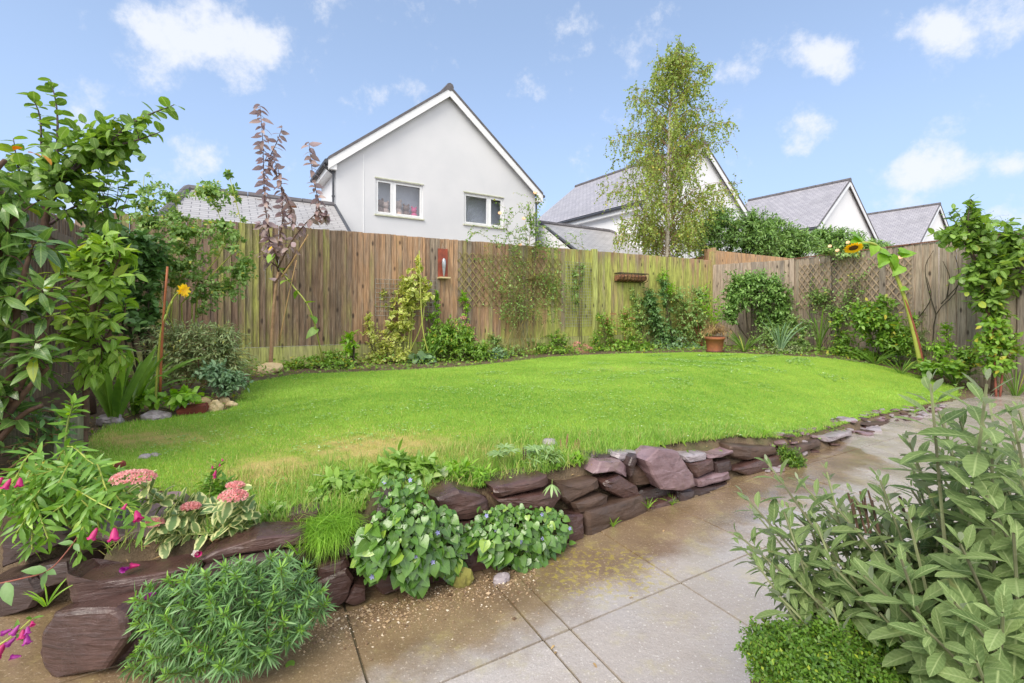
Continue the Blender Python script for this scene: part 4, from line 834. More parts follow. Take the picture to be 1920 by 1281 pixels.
trellis(F0+FA*t0,FA,FN,t1-t0,zb,zt,.135,'dark diamond trellis on the main fence behind the climbing rose','lattice',.8)
a=RZp(1500,490); b=RZp(1712,490); zt=RZp(1500,497)[2]; zb=RZp(1500,580)[2]
trellis(a[:2],RA,RN,float(np.linalg.norm(b[:2]-a[:2])),zb,zt,.135,'pale expanding diamond trellis on the right hand fence','lattice_pale',.8)
def wiremesh(px0,px1,py0,py1,step,label,r=.0022):
    t0,t1=TF(px0),TF(px1); zt=FZ(px0,py0)[2]; zb=FZ(px0,py1)[2]; mb=MB()
    nt_=int((t1-t0)/step); nz=int((zt-zb)/step)
    for i in range(nt_+1): mb.tube([FPt(t0+i*step,zb,.03),FPt(t0+i*step+.01*math.sin(i),(zb+zt)/2,.034),FPt(t0+i*step,zb+nz*step,.03)],r,k=4)
    for j in range(nz+1): mb.tube([FPt(t0,zb+j*step,.035),FPt((t0+t1)/2,zb+j*step-.004,.038),FPt(t0+nt_*step,zb+j*step,.035)],r,k=4)
    o=mb.build('wire_mesh',M['twine']); tag(o,label,'wire mesh')
wiremesh(703,822,516,592,.075,'square wire mesh left of the bird feeder, partly covered by the yellow green climber',.0032); wiremesh(1058,1112,490,612,.06,'tall narrow wire mesh beside the mossy fence post',.003)
# wooden feeder with a slim glass bottle
t=TF(829); z0=FZ(829,521)[2]; z1=FZ(829,467)[2]; q=FPt(t,z0,.04); fd=empty('bird_feeder',q,'red brown wooden bird feeder with a slim silver bottle on the fence','bird feeder',rz=math.atan2(FA[1],FA[0]))
H=z1-z0
mb=MB(); mb.box(-.088,.088,.0,.018,.01,H); mb.build('backboard',plain('RedStain',(156,74,52),.7,(120,58,44),9,.2),fd,local=True); mb=MB(); mb.box(-.1,.1,-.12,.02,-.018,.008); mb.build('shelf',M['sandstone'],fd,local=True)
mb=MB(); mb.lathe([(.001,.012),(.012,.014),(.017,.06),(.034,.19),(.037,.25),(.03,.31),(.015,.335),(.001,.34)],c=(0,-.05,0),k=16); mb.build('bottle',plain('SilverGlass',(176,180,186),.2,(150,154,160),10,0,.4),fd,True,local=True)
mb=MB(); mb.tube([(-.02,-.0,H),(0,-.0,H+.09),(.02,0,H)],.004,k=5); mb.build('hanger',M['twine'],fd,local=True)
# wall basket
t=TF(1177); z1=FZ(1177,514)[2]; q=FPt(t,z1-.17,.03); bk=empty('wall_basket',q,'wall trough basket with brown coir lining hanging on the fence','basket',rz=math.atan2(FA[1],FA[0]))
Lb=TF(1204)-TF(1152); mb=MB(); n=12; ws=[]
prof=[(-.0,.13),(-.16,.14),(-.185,.10),(-.15,.03),(-.07,.0),(0,.0)]
vs=[];fs=[]
for i in range(n+1):
    x=-Lb/2+Lb*i/n; e_=1 if 0<i<n else .8
    for y,z in prof: vs.append((x,y*e_,z*e_+(.01 if e_<1 else 0)+rng.normal()*.006))
k=len(prof); fs=[(i*k+j,(i+1)*k+j,(i+1)*k+j+1,i*k+j+1) for i in range(n) for j in range(k-1)]+[tuple(range(k)),tuple(n*k+j for j in range(k))[::-1]]
mb.add(vs,fs); mb.build('liner',M['coir'],bk,local=True)
mb=MB(); mb.tube([(-Lb/2,0,.17),(-Lb/2,-.19,.17),(Lb/2,-.19,.17),(Lb/2,0,.17),(-Lb/2,0,.17)],.009,k=5)
for i in range(9):
    x=-Lb/2+Lb*i/8; mb.tube([(x,-.19,.17),(x,-.20,.10),(x,-.172,.015),(x,-.07,-.02),(x,0,-.02)],.0075,k=4)
mb.build('wire_frame',M['iron'],bk,local=True)
lv=Lv(); 
for i in range(110): lv.add(np.array(q)+np.array([FA[0],FA[1],0])*rng.uniform(-Lb/2,Lb/2)+np.array([FN[0],FN[1],0])*rng.uniform(.03,.19)+UP*rng.uniform(.03,.14),nrm(UP*.5+rv(s=.6)),rv(),.05,.012,.3)
lv.build('dry_tufts',M['l_dry'],bk,'narrow')
# terracotta pot in the corner
b=GH(1340,661); b=G(b[0],b[1]); pt_=empty('plant_pot',b,'terracotta pot with a rim standing at the far corner of the lawn','plant pot'); s=b[1]*36/FP/2
mb=MB(); mb.lathe([(.001,.0),(s*.72,.0),(s*.74,.01),(s*.72,.02),(s*.9,s*1.35),(s*1.0,s*1.37),(s*1.02,s*1.62),(s*.93,s*1.62),(s*.9,s*1.4)],k=28); mb.build('pot',M['terracotta'],pt_,True,local=True)
mb=MB(); mb.lathe([(.001,-.0),(s*.85,.0),(s*.95,.04),(s*.9,.045),(s*.78,.012)],c=(0,0,.001),k=24); mb.build('saucer',M['terra_dark'],pt_,True,local=True); mb=MB(); mb.lathe([(s*.9,s*1.5),(.001,s*1.53)],k=20,cap=False); mb.build('compost',M['soil'],pt_,local=True)
# planter box at the left, raised planter under the sage
q=GH(97,872); pl=empty('planter_box',(q[0],q[1],q[2]-.02),'weathered grey green wooden planter box at the left edge behind the leaves','planter',rz=R(-28))
for k,(x0,x1,y0,y1) in enumerate(((-.85,0,0,.03),(-.0,.03,.0,.13),(-.85,0,.10,.13),(-.85,-.82,.031,.099))):
    mb=MB(); mb.box(x0,x1,y0,y1,0,.135,a=(.4,.35,0,1)); mb.box(x0,x1,y0,y1,.138,.275,a=(.6,.4,0,1)); mb.build('side_board',fencemat('PlanterWood',(110,116,92),(122,126,98),(96,104,84),(112,124,80),.5) if k==0 else bpy.data.materials['PlanterWood'],pl,local=True)
mb=MB(); mb.box(-.82,-.001,.031,.099,.0,.22); mb.build('compost',M['soil'],pl,local=True)
x0,y0,y1,zt=.535,.42,1.03,.38; rp=empty('raised_planter',(x0,y1,0),'low brick red raised planter holding the sage and thyme','planter')
mb=MB()
for k in range(5): 
    z=k*.075; mb.box(x0,x0+1.7,y1-.1,y1,z,z+.072); mb.box(x0,x0+.1,y0,y1-.103,z,z+.072)
mb.build('brick_wall',M['terra_dark'],rp); mb=MB(); mb.box(x0+.102,x0+1.7,y0,y1-.103,0,.35); mb.build('compost',M['soil'],rp)

def clover():
    n=26000; x=rng.uniform(-2.6,6.5,n); y=rng.uniform(2.2,8.5,n); a=np.sin(x*3.3+2*np.sin(y*2.7))*np.sin(y*4.1+2*np.sin(x*2.1)); k=inpoly(x,y,LPW)&((a>.45)|(np.exp(-(((x-1.3)/1.1)**2+((y-3.9)/.7)**2))>rng.random(n)*1.2)); x=x[k];y=y[k]; n=len(x); lv=Lv()
    P=np.stack([x,y,gz(x,y)+rng.uniform(.016,.032,n)],1); s=rng.uniform(.009,.017,n)*np.maximum(1,y/4)
    for q in range(3):
        an=q*2.094+rng.random(n)*6; lv.add(P,np.stack([np.cos(an),np.sin(an),.25+0*an],1),nrm(UP+rv(n,.3)),s,s*.85,.1)
    o=lv.build('clover',leafmat('Clover',(112,158,70),(168,200,124),(214,224,190),rough=.45),None,'small',origin=(0,0,0)); tag(o,'patches of pale clover leaves mixed into the lawn','clover',kind='stuff'); print('clover',n)
clover()
# ================================================================ PLANTS
M['sagestem']=plain('SageStem',(140,148,104),.8,(104,104,78)); M['canestem']=plain('RoseCane',(140,128,72),.6,(112,100,60))
def P_(name,base,label,cat,group=None): return empty(name,base,label,cat,group)
def bush(name,label,cat,base,mains,blobs,ntw,lpt,L,W,lm,sm_,shape='ovate',fol='foliage',group=None,**kw):
    e=P_(name,base,label,cat,group); st=MB(); lv=Lv()
    if mains is None: mains=[[base,base+(b[0]-base)*.55+rv(s=.03),b[0]] for b in blobs]
    grow(st,lv,mains,blobs,ntw,lpt,L,W,**kw)
    st.build('stems' if name not in('tree',) else 'branches',M[sm_],e,True); lv.build(fol,M[lm],e,shape); return e
def flower(name,e,c,r,n=12,mat='p_yellow',face=(0,-1,.3),disc=None,W=.35,rows=1,shape='lance'):
    f=nrm(np.array(face,float)); a=nrm(np.cross(f,UP+.01)); b=np.cross(f,a); lv=Lv()
    for k in range(n*rows):
        an=2*math.pi*k/n+rng.normal()*.1+(k//n)*.3; d=a*math.cos(an)+b*math.sin(an); lv.add(c+d*r*(.25 if disc else .04),nrm(d+f*(.15+.2*(k//n))),f,r*.8,r*W,.1)
    o=lv.build(name,M[mat],e,shape)
    if disc: mb=MB(); mb.lathe([(.001,.0),(disc*.9,.002),(disc,.006),(disc*.8,disc*.25),(.001,disc*.4)],k=14,M=lambda x,y,z:tuple(c+a*x+b*y+f*z)); q=mb.build('seed_disc',M['p_disc'],None); q.data.transform(__import__('mathutils').Matrix.Translation(Vector(q.location)-Vector(e.location))); q.location=(0,0,0); q.parent=o
    return o
def swords(name,base,n,L,W,spread,lm,label,cat='plant',group=None,up=1.,parent=None,seedpod=None,bend=.25):
    V=[];Fc=[];A=[]
    for i in range(n):
        an=rng.random()*6.283; ln=L*rng.uniform(.65,1.1); w=W*rng.uniform(.7,1.1); d=nrm(np.array([math.cos(an)*spread,math.sin(an)*spread*.7,up])+rv(s=.08)); b=base+np.array([math.cos(an),math.sin(an),0])*spread*ln*.12*rng.random(); s=nrm(np.cross(d,rv())); out=nrm(np.array([d[0],d[1],0])+1e-6); k=8; st=len(V); c=rng.random(); bn=bend*rng.uniform(.2,1.7)
        for j in range(k+1):
            t=j/k; q=b+d*ln*t+out*ln*bn*t*t-UP*ln*bn*.7*t**3; ww=w*(.55+.9*t-.2*t*t)*(1-t**4)*.5+.0004; f=np.cross(d,s)*ww*.4
            V+=[q-s*ww,q+f,q+s*ww]; A+=[(c,1,t,1),(c,0,t,1),(c,1,t,1)]
        Fc+=[(st+3*j+a,st+3*j+a+1,st+3*j+a+4,st+3*j+a+3) for j in range(k) for a in (0,1)]
    if parent is not None: return mkobj(name,V,Fc,M[lm],parent,True,A)
    o=mkobj(name,V,Fc,M[lm],None,True,A,origin=base); return tag(o,label,cat,group)
# ---- far plants
def birch():
    Y=13.2; b=PD(1250,HZ,Y); b[2]=.35; e=P_('birch_tree',b,'tall slender silver birch with small leaves rising beyond the fence','tree')
    tk=MB(); br=MB(); lv=Lv(); tp=[b,PD(1251,470,Y),PD(1253,380,Y),PD(1254,290,Y),PD(1257,200,Y),PD(1266,110,Y),PD(1268,82,Y)]
    c=curve(tp,40); tk.tube(c,.078,.006,k=10,jit=.05); tk.build('trunk',M['birch'],e,True)
    wid=[(85,22),(110,46),(150,62),(190,92),(240,108),(290,108),(330,104),(370,118),(400,112),(440,96),(470,74)]
    for i in range(255):
        y=rng.uniform(88,462); Wd=np.interp(y,[q[0] for q in wid],[q[1] for q in wid])/FP*Y; z0=CZ-(y+34-HZ)/FP*Y; z0=max(z0,c[2][2]); s=np.array([np.interp(z0,c[:,2],c[:,0]),np.interp(z0,c[:,2],c[:,1]),z0]); an=rng.random()*6.283; r=Wd*rng.uniform(.45,1.1)
        tip=np.array([s[0]+math.cos(an)*r,s[1]+math.sin(an)*r,CZ-(y-HZ)/FP*Y+rng.uniform(-.1,.2)]); mid=(s+tip)/2+np.array([0,0,.05+r*.16]); cc=curve([s,mid,tip],8); br.tube(cc,.009,.003,k=4,caps=False)
        m_=int(6+r*9)
        for k in range(m_):
            t=rng.uniform(.25,1.02); q=s+(tip-s)*t+np.array([0,0,math.sin(t*3.14)*r*.16]); dl=rng.uniform(.12,.5)*(.6 if y<200 else 1); e2=q+np.array([math.cos(an)*.12,math.sin(an)*.12,0])*rng.random()+rv(s=.11)+np.array([0,0,-dl if rng.random()<.72 else dl*.5]); tw=curve([q,(q+e2)/2+rv(s=.03)+UP*.03,e2],5); br.tube(tw,.004,.002,k=3,caps=False)
            along(lv,tw,7,.06,.047,t0=.1,ang=1.0,droop=.6,up=.2)
    br.build('branches',M['barkpale'],e); lv.build('foliage',M['l_birch'],e,'ovate'); print('birch',lv.n())
birch()
def hedge(px,py,Y,rx,ry,label,n=320,L=.10,lm='l_hedge',lpt=9,extra=(),name='shrub',cat='shrub'):
    b=PD(px,HZ,Y); b[2]=.3; bl=[B(px,py,Y,rx,ry)]+[B(*q) for q in extra]
    return bush(name,label,cat,b,[[b+rv(s=.1)*np.array([1,1,0]),b+(x[0]-b)*.6,x[0]] for x in bl],bl,n,lpt,L,L*.3,lm,'stemdark',mr=(.05,.015),tr=.008,shape='narrow',ang=.8,up=.5,shell=.35)
hedge(1370,445,15.5,62,52,'dark green leafy shrub behind the fence right of the birch',1100,.15,extra=((1410,430,15.5,40,46),(1318,445,15.2,36,44),(1345,410,15.5,38,28),(1430,455,15.5,40,30)))
hedge(1470,450,17,46,36,'leafy green shrub in front of the steep slate roof',800,.16,extra=((1445,428,17,26,28),(1500,458,17,36,26),(1470,470,17,50,24)))
hedge(1570,452,19,48,26,'lower green shrub behind the fence near the sunflower',800,.18,extra=((1630,470,19,44,16),(1540,445,19,28,24),(1590,465,19,60,20)))
bt=PD(1850,HZ,12); bt[2]=.3; bush('sparse_tree','thin sparse twiggy tree above the far right fence','tree',bt,[[bt,PD(1850,470,12),PD(1848,430,12)],[bt,PD(1890,460,12),PD(1885,425,12)]],[B(1845,415,12,45,32),B(1888,425,12,32,22)],90,6,.035,.02,'l_hedge','stemdark',mr=(.02,.006),tr=.003)
# ---- plants against the main fence
def fb(px,off=.3): t=TF(px); p=F0+FA*t+FN*off; return G(p[0],p[1])
def fY(px,off=.3): return fb(px,off)[1]
# purple plum
Yp=fY(512,.55); pb=fb(505,.55); e=P_('plum_tree',pb,'slender young plum with drooping purple leaves tied beside canes','tree')
st=MB(); lv=Lv()
tr_=curve([pb,PD(511,620,Yp),PD(515,560,Yp),PD(522,510,Yp)],14); st.tube(tr_,.028,.017,k=8,jit=.06); st.build('trunk',M['barkpale'],e,True); st=MB()
for pl_,n in (([(522,510),(512,470),(503,430),(496,370),(494,300),(491,240),(487,196)],74),([(520,505),(522,460),(530,410),(527,350),(519,310),(505,290)],54),([(519,330),(506,300),(520,265),(529,240)],22),([(520,505),(545,455),(572,420),(598,390),(588,340),(583,300),(579,266)],52),([(520,490),(515,470),(500,440),(488,415)],24),([(527,350),(545,390),(548,420)],22),([(598,390),(610,410),(612,392)],14),([(520,500),(500,485),(490,470)],10),([(515,530),(530,510),(545,490),(555,470)],5)):
    c=curve([PD(x,y,Yp+rng.normal()*.05) for x,y in pl_],18); st.tube(c,.011,.003,k=5); along(lv,c,int(n*1.1),.135,.062,t0=.12,t1=1.,ang=1.0,droop=.75,curl=.35,up=.15)
st.build('branches',M['bark'],e,True); lv.build('foliage',M['l_plum'],e,'ovate')
def cane(a,b,r,mat,label,Y,Y2=None,cat='garden cane'):
    mb=MB(); mb.tube(curve([PD(*a,Y),(PD(*a,Y)+PD(*b,Y2 or Y))/2+rv(s=.008),PD(*b,Y2 or Y)],8),r,r*.8,k=7,jit=.08); o=mb.build('garden_cane',M[mat],None,True); tag(o,label,cat)
cane((524,640),(556,488),.008,'cane','short tan cane leaning beside the plum trunk',Yp-.05,Yp); cane((528,520),(578,440),.012,'cane','thick tan branch prop rising right from the plum fork',Yp,Yp)
# fallen sunflower by the plum
e=P_('sunflower',fb(602,.4),'thin sunflower stem leaning across the fence by the plum, small yellow bloom','sunflower'); st=MB(); lv=Lv(); c=curve([fb(602,.4),PD(583,585,Yp),PD(548,535,Yp),PD(523,502,Yp),PD(510,478,Yp-.1)],16); st.tube(c,.011,.008,k=6); along(lv,c,7,.17,.11,t0=.35,ang=1.2,droop=.6); st.build('stem',M['stemyellow'],e,True); lv.build('foliage',M['l_mid'],e,'heart'); flower('flower_head',e,PD(507,466,Yp-.14),.05,12,face=(-.5,-.6,.5),W=.4)
# ground foliage under the fence
def shrub(px,base_off,blobs,label,lm,ntw,lpt,L,W,sm_='stemdark',shape='ovate',name='shrub',cat='shrub',nm=4,Yoff=0,**kw):
    b=fb(px,base_off) if not isinstance(px,np.ndarray) else px
    bl=[B(x,y,b[1]+Yoff,rx,ry,(rd if rd else None)) for x,y,rx,ry,rd in [(*q,None) if len(q)==4 else q for q in blobs]]
    ms=[[b+rv(s=.04)*np.array([1,1,0]),b+(x[0]-b)*.5+rv(s=.03),x[0]+rv(s=.03)] for x in bl for _ in range(max(1,nm//len(bl)))]
    return bush(name,label,cat,b,ms,bl,ntw,lpt,L,W,lm,sm_,shape=shape,**kw)
shrub(655,.35,[(655,655,20,28),(662,632,14,14)],'small upright glossy green laurel seedling at the fence foot','l_bright',26,6,.10,.045,shape='ovate',ang=.8,name='laurel_seedling')
shrub(590,.45,[(585,678,40,12),(640,682,30,12),(545,690,30,8)],'low sprawling grey green ground plant under the mossy gravel board','l_mid',120,7,.045,.03,name='low_plant',cat='ground plant',up=1.)
shrub(725,.35,[(720,655,34,30),(700,675,30,20),(755,670,25,22)],'loose yellow green variegated shrub below the wire mesh','l_ivy',150,7,.055,.035)
shrub(760,.18,[(760,580,32,50),(785,500,10,28),(800,545,18,34),(735,620,35,25),(715,560,12,30),(700,600,14,12),(770,540,26,40)],'yellow green variegated climber growing up the wire mesh','l_ivy',230,6,.075,.06,sm_='stemyellow',shape='heart',name='climber',cat='climber',up=.3,maxlen=.35,shell=.7)
shrub(783,.62,[(790,675,24,10)],'low clump of round blue green leaves at the lawn edge below the climber','l_bluish',40,3,.11,.09,shape='round',name='leafy_clump',cat='plant',up=1.,sm_='stemyellow')
c=curve([fb(790,.5),PD(792,610,fY(790,.5)),PD(786,470,fY(790,.5)+.1)],10); e=P_('tall_flower_stem',c[0],'single tall pale green stem standing before the wire mesh','plant'); mb=MB(); mb.tube(c,.013,.008,k=6); mb.build('stem',M['stemyellow'],e,True); swords('foliage',c[0],7,.55,.03,.12,'l_sword','',parent=e)
shrub(850,.55,[(845,630,48,38),(812,648,34,28),(880,650,38,28),(905,660,16,12)],'dense feathery green shrub with lime tips at the centre of the bed','l_mid',480,10,.066,.022,shape='lance',ang=.75,up=.8,name='feathery_shrub')
shrub(885,.65,[(888,662,26,18)],'bright lime leafed shoots on the right side of the feathery shrub','l_bright',45,6,.07,.03,shape='lance')
e=shrub(878,.35,[(872,625,14,25),(880,648,10,16)],'fading pink hydrangea stems behind the feathery shrub','l_mid',20,4,.09,.06)
def head(e,c,rx,rz,mat,n,s,name='flower_head',shape='small',ry=None):
    lv=Lv(); d=nrm(rv(n)); d[:,2]=np.abs(d[:,2])*.9+.05; d=nrm(d); p=np.array(c)+d*np.array([rx,ry or rx,rz]); lv.add(p,nrm(d+rv(n,.6)),d,s,s*.8,.1); return lv.build(name,M[mat],e,shape)
for x,y in ((868,598),(876,612),(884,628),(890,640)): head(e,PD(x,y,fY(878,.4)-.2),.055,.04,'p_rosepink',90,.02)
shrub(930,.55,[(930,668,26,14)],'low blue green crinkled plant at the lawn edge right of the feathery shrub','l_bluish',80,4,.055,.05,shape='round',name='leafy_clump',cat='plant',up=1.)
# climbing rose over the trellis
b=fb(975,.3); e=P_('climbing_rose',b,'tangled climbing rose spreading over the dark trellis with a few peach blooms','climbing rose'); st=MB(); lv=Lv(); Yr=fY(975,.2)
def fp(x,y,off=.15): return FZ(x,y,off)
for i in range(34):
    x0=rng.uniform(940,1010); x1=rng.uniform(875,1105); x1=x1 if i%3 else rng.uniform(930,1040); y1=rng.uniform(430,620); q=[fp(x0,664,.3),fp(x0+(x1-x0)*.3,600+rng.normal()*10,.25),fp(x0+(x1-x0)*.7+rng.normal()*12,(y1+600)/2,.18),fp(x1,y1,.12+rng.random()*.12)]; c=curve(q,16); st.tube(c,.0055,.002,k=4,caps=False)
    along(lv,c,int(rng.integers(7,22)),.048,.031,t0=.45,ang=1.,droop=.1)
    for k in range(3):
        s=c[rng.integers(8,15)]; tw=curve([s,s+rv(s=.1)+UP*.06,s+rv(s=.16)+UP*.1],5); st.tube(tw,.003,.0015,k=3,caps=False); along(lv,tw,9,.045,.028,ang=1.)
for pts in ([(985,600),(975,500),(950,430),(975,395),(1000,380)],[(985,560),(990,470),(985,420),(1005,375),(1003,364)],[(990,560),(1000,480),(960,440),(930,420),(905,440)],[(1000,540),(1040,470),(1075,455),(1100,470)],[(1000,520),(1010,450),(1000,410),(1012,395)],[(970,520),(940,470),(905,440),(880,438)]):
    c=curve([fp(x,y,.16) for x,y in pts],16); st.tube(c,.006,.002,k=4,caps=False); along(lv,c,26,.045,.03,t0=.25,ang=1.1)
    for k in range(7):
        s=c[rng.integers(6,15)]; tw=curve([s,s+rv(s=.09)+UP*.04,s+rv(s=.16)+UP*.03],5); st.tube(tw,.003,.0015,k=3,caps=False); along(lv,tw,11,.045,.03,ang=1.)
grow(st,lv,[[fp(985,560),fp(990,480),fp(995,430)]],[(fp(1000,440,.2),np.array([.42,.12,.22])),(fp(1030,470,.2),np.array([.3,.12,.2])),(fp(1000,400,.2),np.array([.15,.12,.25])),(fp(1050,545,.15),np.array([.25,.06,.3]))],85,9,.048,.03)
st.build('stems',M['canestem'],e); lv.build('foliage',M['l_rose'],e,'ovate')
for x,y in ((937,400),(982,410),(975,459),(1003,362)): flower('rose_bloom',e,fp(x,y,.2),.045,7,'p_peach',face=(.1,-.8,.5),W=.8,rows=3,shape='round')
shrub(1030,.35,[(1010,650,30,18),(1060,660,26,14)],'low green leafy plants at the rose foot on the fence line','l_mid',60,6,.06,.03,name='low_plant',cat='plant')
e=shrub(1092,.5,[(1092,664,20,8)],'low sedum with a mass of dusty pink flower heads by the mossy post','l_mid',22,5,.05,.03,name='sedum_plant',cat='sedum')
for i,(x,y) in enumerate(((1076,650),(1086,657),(1097,650),(1105,655),(1091,662),(1101,664),(1082,645))): head(e,PD(x,y,fY(1092,.5)),.06,.04,'p_rosepink',110,.022)
e=shrub(1145,.4,[(1140,620,22,40),(1175,600,20,34),(1190,635,25,25)],'airy plant with rusty brown flower heads in front of the mossy fence','l_mid',180,7,.06,.025,sm_='stemred')
for x,y in ((1130,607),(1142,600),(1158,612),(1172,590),(1185,598),(1150,590)): head(e,PD(x,y,fY(1145,.4)),.06,.025,'l_rust',60,.022)
shrub(1160,.5,[(1160,650,34,16),(1205,655,28,14)],'low dark leafed plants at the lawn edge left of the tall bush','l_mid',120,6,.07,.045,name='low_plant',cat='plant')
shrub(1235,.4,[(1228,600,32,62),(1215,560,18,34),(1255,640,34,28),(1245,535,16,28)],'tall loose dark green bush under the hanging basket','l_dark',330,8,.07,.032,mr=(.012,.005))
shrub(1285,.5,[(1285,615,38,38),(1305,580,28,34),(1270,560,30,34),(1310,555,18,24)],'reddish stemmed loose bush between the basket and the pot','l_rose',300,8,.06,.03,sm_='stemred')
shrub(1265,.7,[(1255,650,45,18),(1300,655,28,14)],'low mound of blue green leaves left of the terracotta pot','l_bluish',190,6,.06,.045,shape='round',name='low_mound',cat='plant')
tw_=FZ(1247,520,.06); o=None
# plant in pot
pc=np.array(pt_.location); e=P_('potted_shrub',pc+np.array([0,0,.3]),'leggy lime topped plant with dry brown twigs growing in the terracotta pot','plant'); st=MB(); lv=Lv(); ld=Lv(); b0=pc+np.array([0,0,.34])
for i in range(60):
    d=nrm(np.array([rng.normal()*.9,rng.normal()*.5,.55+rng.random()*.5])); L_=rng.uniform(.2,.42); q=curve([b0,b0+d*L_*.6+UP*.05,b0+d*L_-UP*L_*.35],6); ld_=q; st.tube(q,.004,.002,k=3,caps=False); along(ld,q,7,.07,.014,t0=.3,ang=.7,droop=.8)
ld.build('dry_leaves',M['l_dry'],e,'narrow'); st.build('twigs',M['drystem'],e); st=MB()
for pts in ([(1338,610),(1332,570),(1320,535)],[(1340,610),(1350,575),(1342,560)],[(1338,600),(1325,580),(1308,560)]):
    c=curve([b0]+[PD(x,y,pc[1]-.05) for x,y in pts],12); st.tube(c,.008,.004,k=5); along(lv,c,34,.12,.042,t0=.3,ang=1.,up=.8)
st.build('stems',M['stemyellow'],e); lv.build('foliage',M['l_bright'],e,'lance')
# privet bush in the corner
b=PD(1412,582,10.15); b=G(b[0],b[1]); Yc=10.15
bush('privet_bush','rounded grey green leafy bush on bare stems in the far corner','bush',b,[[b+rv(s=.05)*np.array([1,1,0]),PD(x,600,Yc),PD(x,540,Yc)] for x in (1380,1400,1410,1420,1440,1460)],[B(1410,545,Yc,52,42),B(1380,560,Yc,32,34),B(1450,560,Yc,42,40),B(1425,525,Yc,50,22),B(1475,580,Yc,24,34),B(1360,590,Yc,24,24),B(1400,520,Yc,40,20),B(1450,600,Yc,40,24)],900,9,.078,.034,'l_hedge','stemdark',mr=(.022,.009),up=.7,shell=.5)
bx_=lambda px,Y: (lambda p: G(p[0],p[1]))(PD(px,582,Y))
shrub(bx_(1450,9.6),0,[(1450,630,50,28),(1475,650,40,18),(1490,610,22,26)],'mixed yellow green low shrub at the foot of the corner bush','l_rose',230,7,.06,.03)
swords('strap_leaf_clump',bx_(1395,9.3),40,.55,.02,.65,'l_sword','clump of arching strap leaves right of the terracotta pot')
swords('strap_leaf_clump',bx_(1462,9.0),16,.85,.025,.3,'l_bluish','upright blue green sword leaves before the corner bush')
shrub(bx_(1480,9.0),0,[(1480,655,34,10),(1440,655,30,8)],'grey flowering ground mat on the lawn edge near the corner','l_lav',90,6,.04,.016,name='low_plant',cat='plant')
# right fence
def rb(px,off=.3): p=RZp(px,600,off); return G(p[0],p[1])
swords('strap_leaf_clump',rb(1536,.35),15,1.05,.03,.12,'l_sword','tall narrow clump of yellow green sword leaves by the right trellis')
b=rb(1560,.15); e=P_('climbing_rose',b,'yellowish climbing rose trained up the pale trellis on the right fence','climbing rose'); st=MB(); lv=Lv()
for i in range(20):
    x0=rng.uniform(1535,1600); x1=rng.uniform(1500,1640); y1=rng.uniform(478,560); c=curve([RZp(x0,655,.25),RZp((x0+x1)/2,590,.18),RZp(x1,y1,.12)],12); st.tube(c,.006,.002,k=4,caps=False); along(lv,c,9,.05,.03,t0=.4,ang=1.)
    for k in range(5):
        s=c[rng.integers(5,11)]; tw=curve([s,s+rv(s=.07)+UP*.05,s+rv(s=.13)+UP*.08],5); st.tube(tw,.003,.0015,k=3,caps=False); along(lv,tw,9,.05,.032,ang=1.)
grow(st,lv,[[RZp(1560,600,.15),RZp(1560,520,.15),RZp(1555,470,.1)]],[(RZp(1550,470,.15),np.array([.3,.1,.12])),(RZp(1610,475,.15),np.array([.35,.1,.1])),(RZp(1525,560,.15),np.array([.25,.1,.2]))],70,9,.055,.035)
st.build('stems',M['stemdark'],e); lv.build('foliage',M['l_rose'],e,'ovate')
for x,y in ((1556,462),(1688,483),(1590,455),(1570,470)): flower('rose_bloom',e,RZp(x,y,.22),.045,7,'p_peach',face=(-.6,-.6,.5),W=.8,rows=3,shape='round')
b=rb(1655,.35); bush('green_shrub','rounded dark green shrub under the pale trellis','shrub',b,None,[B(1650,615,b[1]-.1,50,42),B(1620,590,b[1]-.1,36,30),B(1680,640,b[1]-.1,34,30),B(1655,570,b[1],28,20)],300,8,.085,.04,'l_mid','stemdark',mr=(.014,.006))
b=rb(1700,.3); bush('green_shrub','tall wispy grey green plant against the fence behind the leaning sunflower','plant',b,None,[B(1738,610,b[1],14,50),B(1730,650,b[1]-.1,24,24)],80,8,.09,.014,'l_lav','stemgreen',shape='narrow',mr=(.006,.003))
# big leaning sunflower
Ys=rb(1700,.75)[1]; sb=G(*PD(1725,HZ,Ys)[:2]); e=P_('sunflower',sb,'large sunflower with a thick leaning stalk and drooping yellow head','sunflower')
mb=MB(); c=curve([PD(1728,694,Ys),PD(1712,620,Ys),PD(1695,555,Ys),PD(1675,505,Ys),PD(1660,478,Ys),PD(1640,458,Ys-.05),PD(1615,455,Ys-.12),PD(1603,461,Ys-.16)],28); mb.tube(c,.034,.014,k=9,jit=.04); mb.build('stalk',M['stemyellow'],e,True)
mb=MB(); mb.tube(curve([PD(1733,694,Ys-.01),PD(1722,640,Ys-.03),PD(1702,575,Ys-.02),PD(1693,555,Ys)],12),.022,.012,k=6); mb.build('split_stalk_edge',M['stemred'],e,True)
lv=Lv()
for x,y,dx,dy,L_ in ((1690,478,.9,-.35,.24),(1672,480,.35,.9,.26),(1655,478,-.2,.9,.24),(1640,460,-.35,.9,.2),(1650,470,.8,.25,.22),(1690,500,-.9,.7,.22),(1620,452,-.8,-.1,.28),(1612,450,-.5,-.5,.26),(1700,540,-.9,.2,.12),(1688,470,1,.1,.2),(1660,485,-.7,.6,.2)):
    lv.add(PD(x,y,Ys-.05),nrm(np.array([dx,-.35,-dy])),nrm(np.array([.1,-.7,.7])),L_,L_*.8,.35)
lv.build('foliage',M['l_bright'],e,'heart')
hc=PD(1600,464,Ys-.2); flower('flower_head',e,hc,.13,24,face=(-.12,-.5,-.86),W=.3,rows=2,disc=.07)
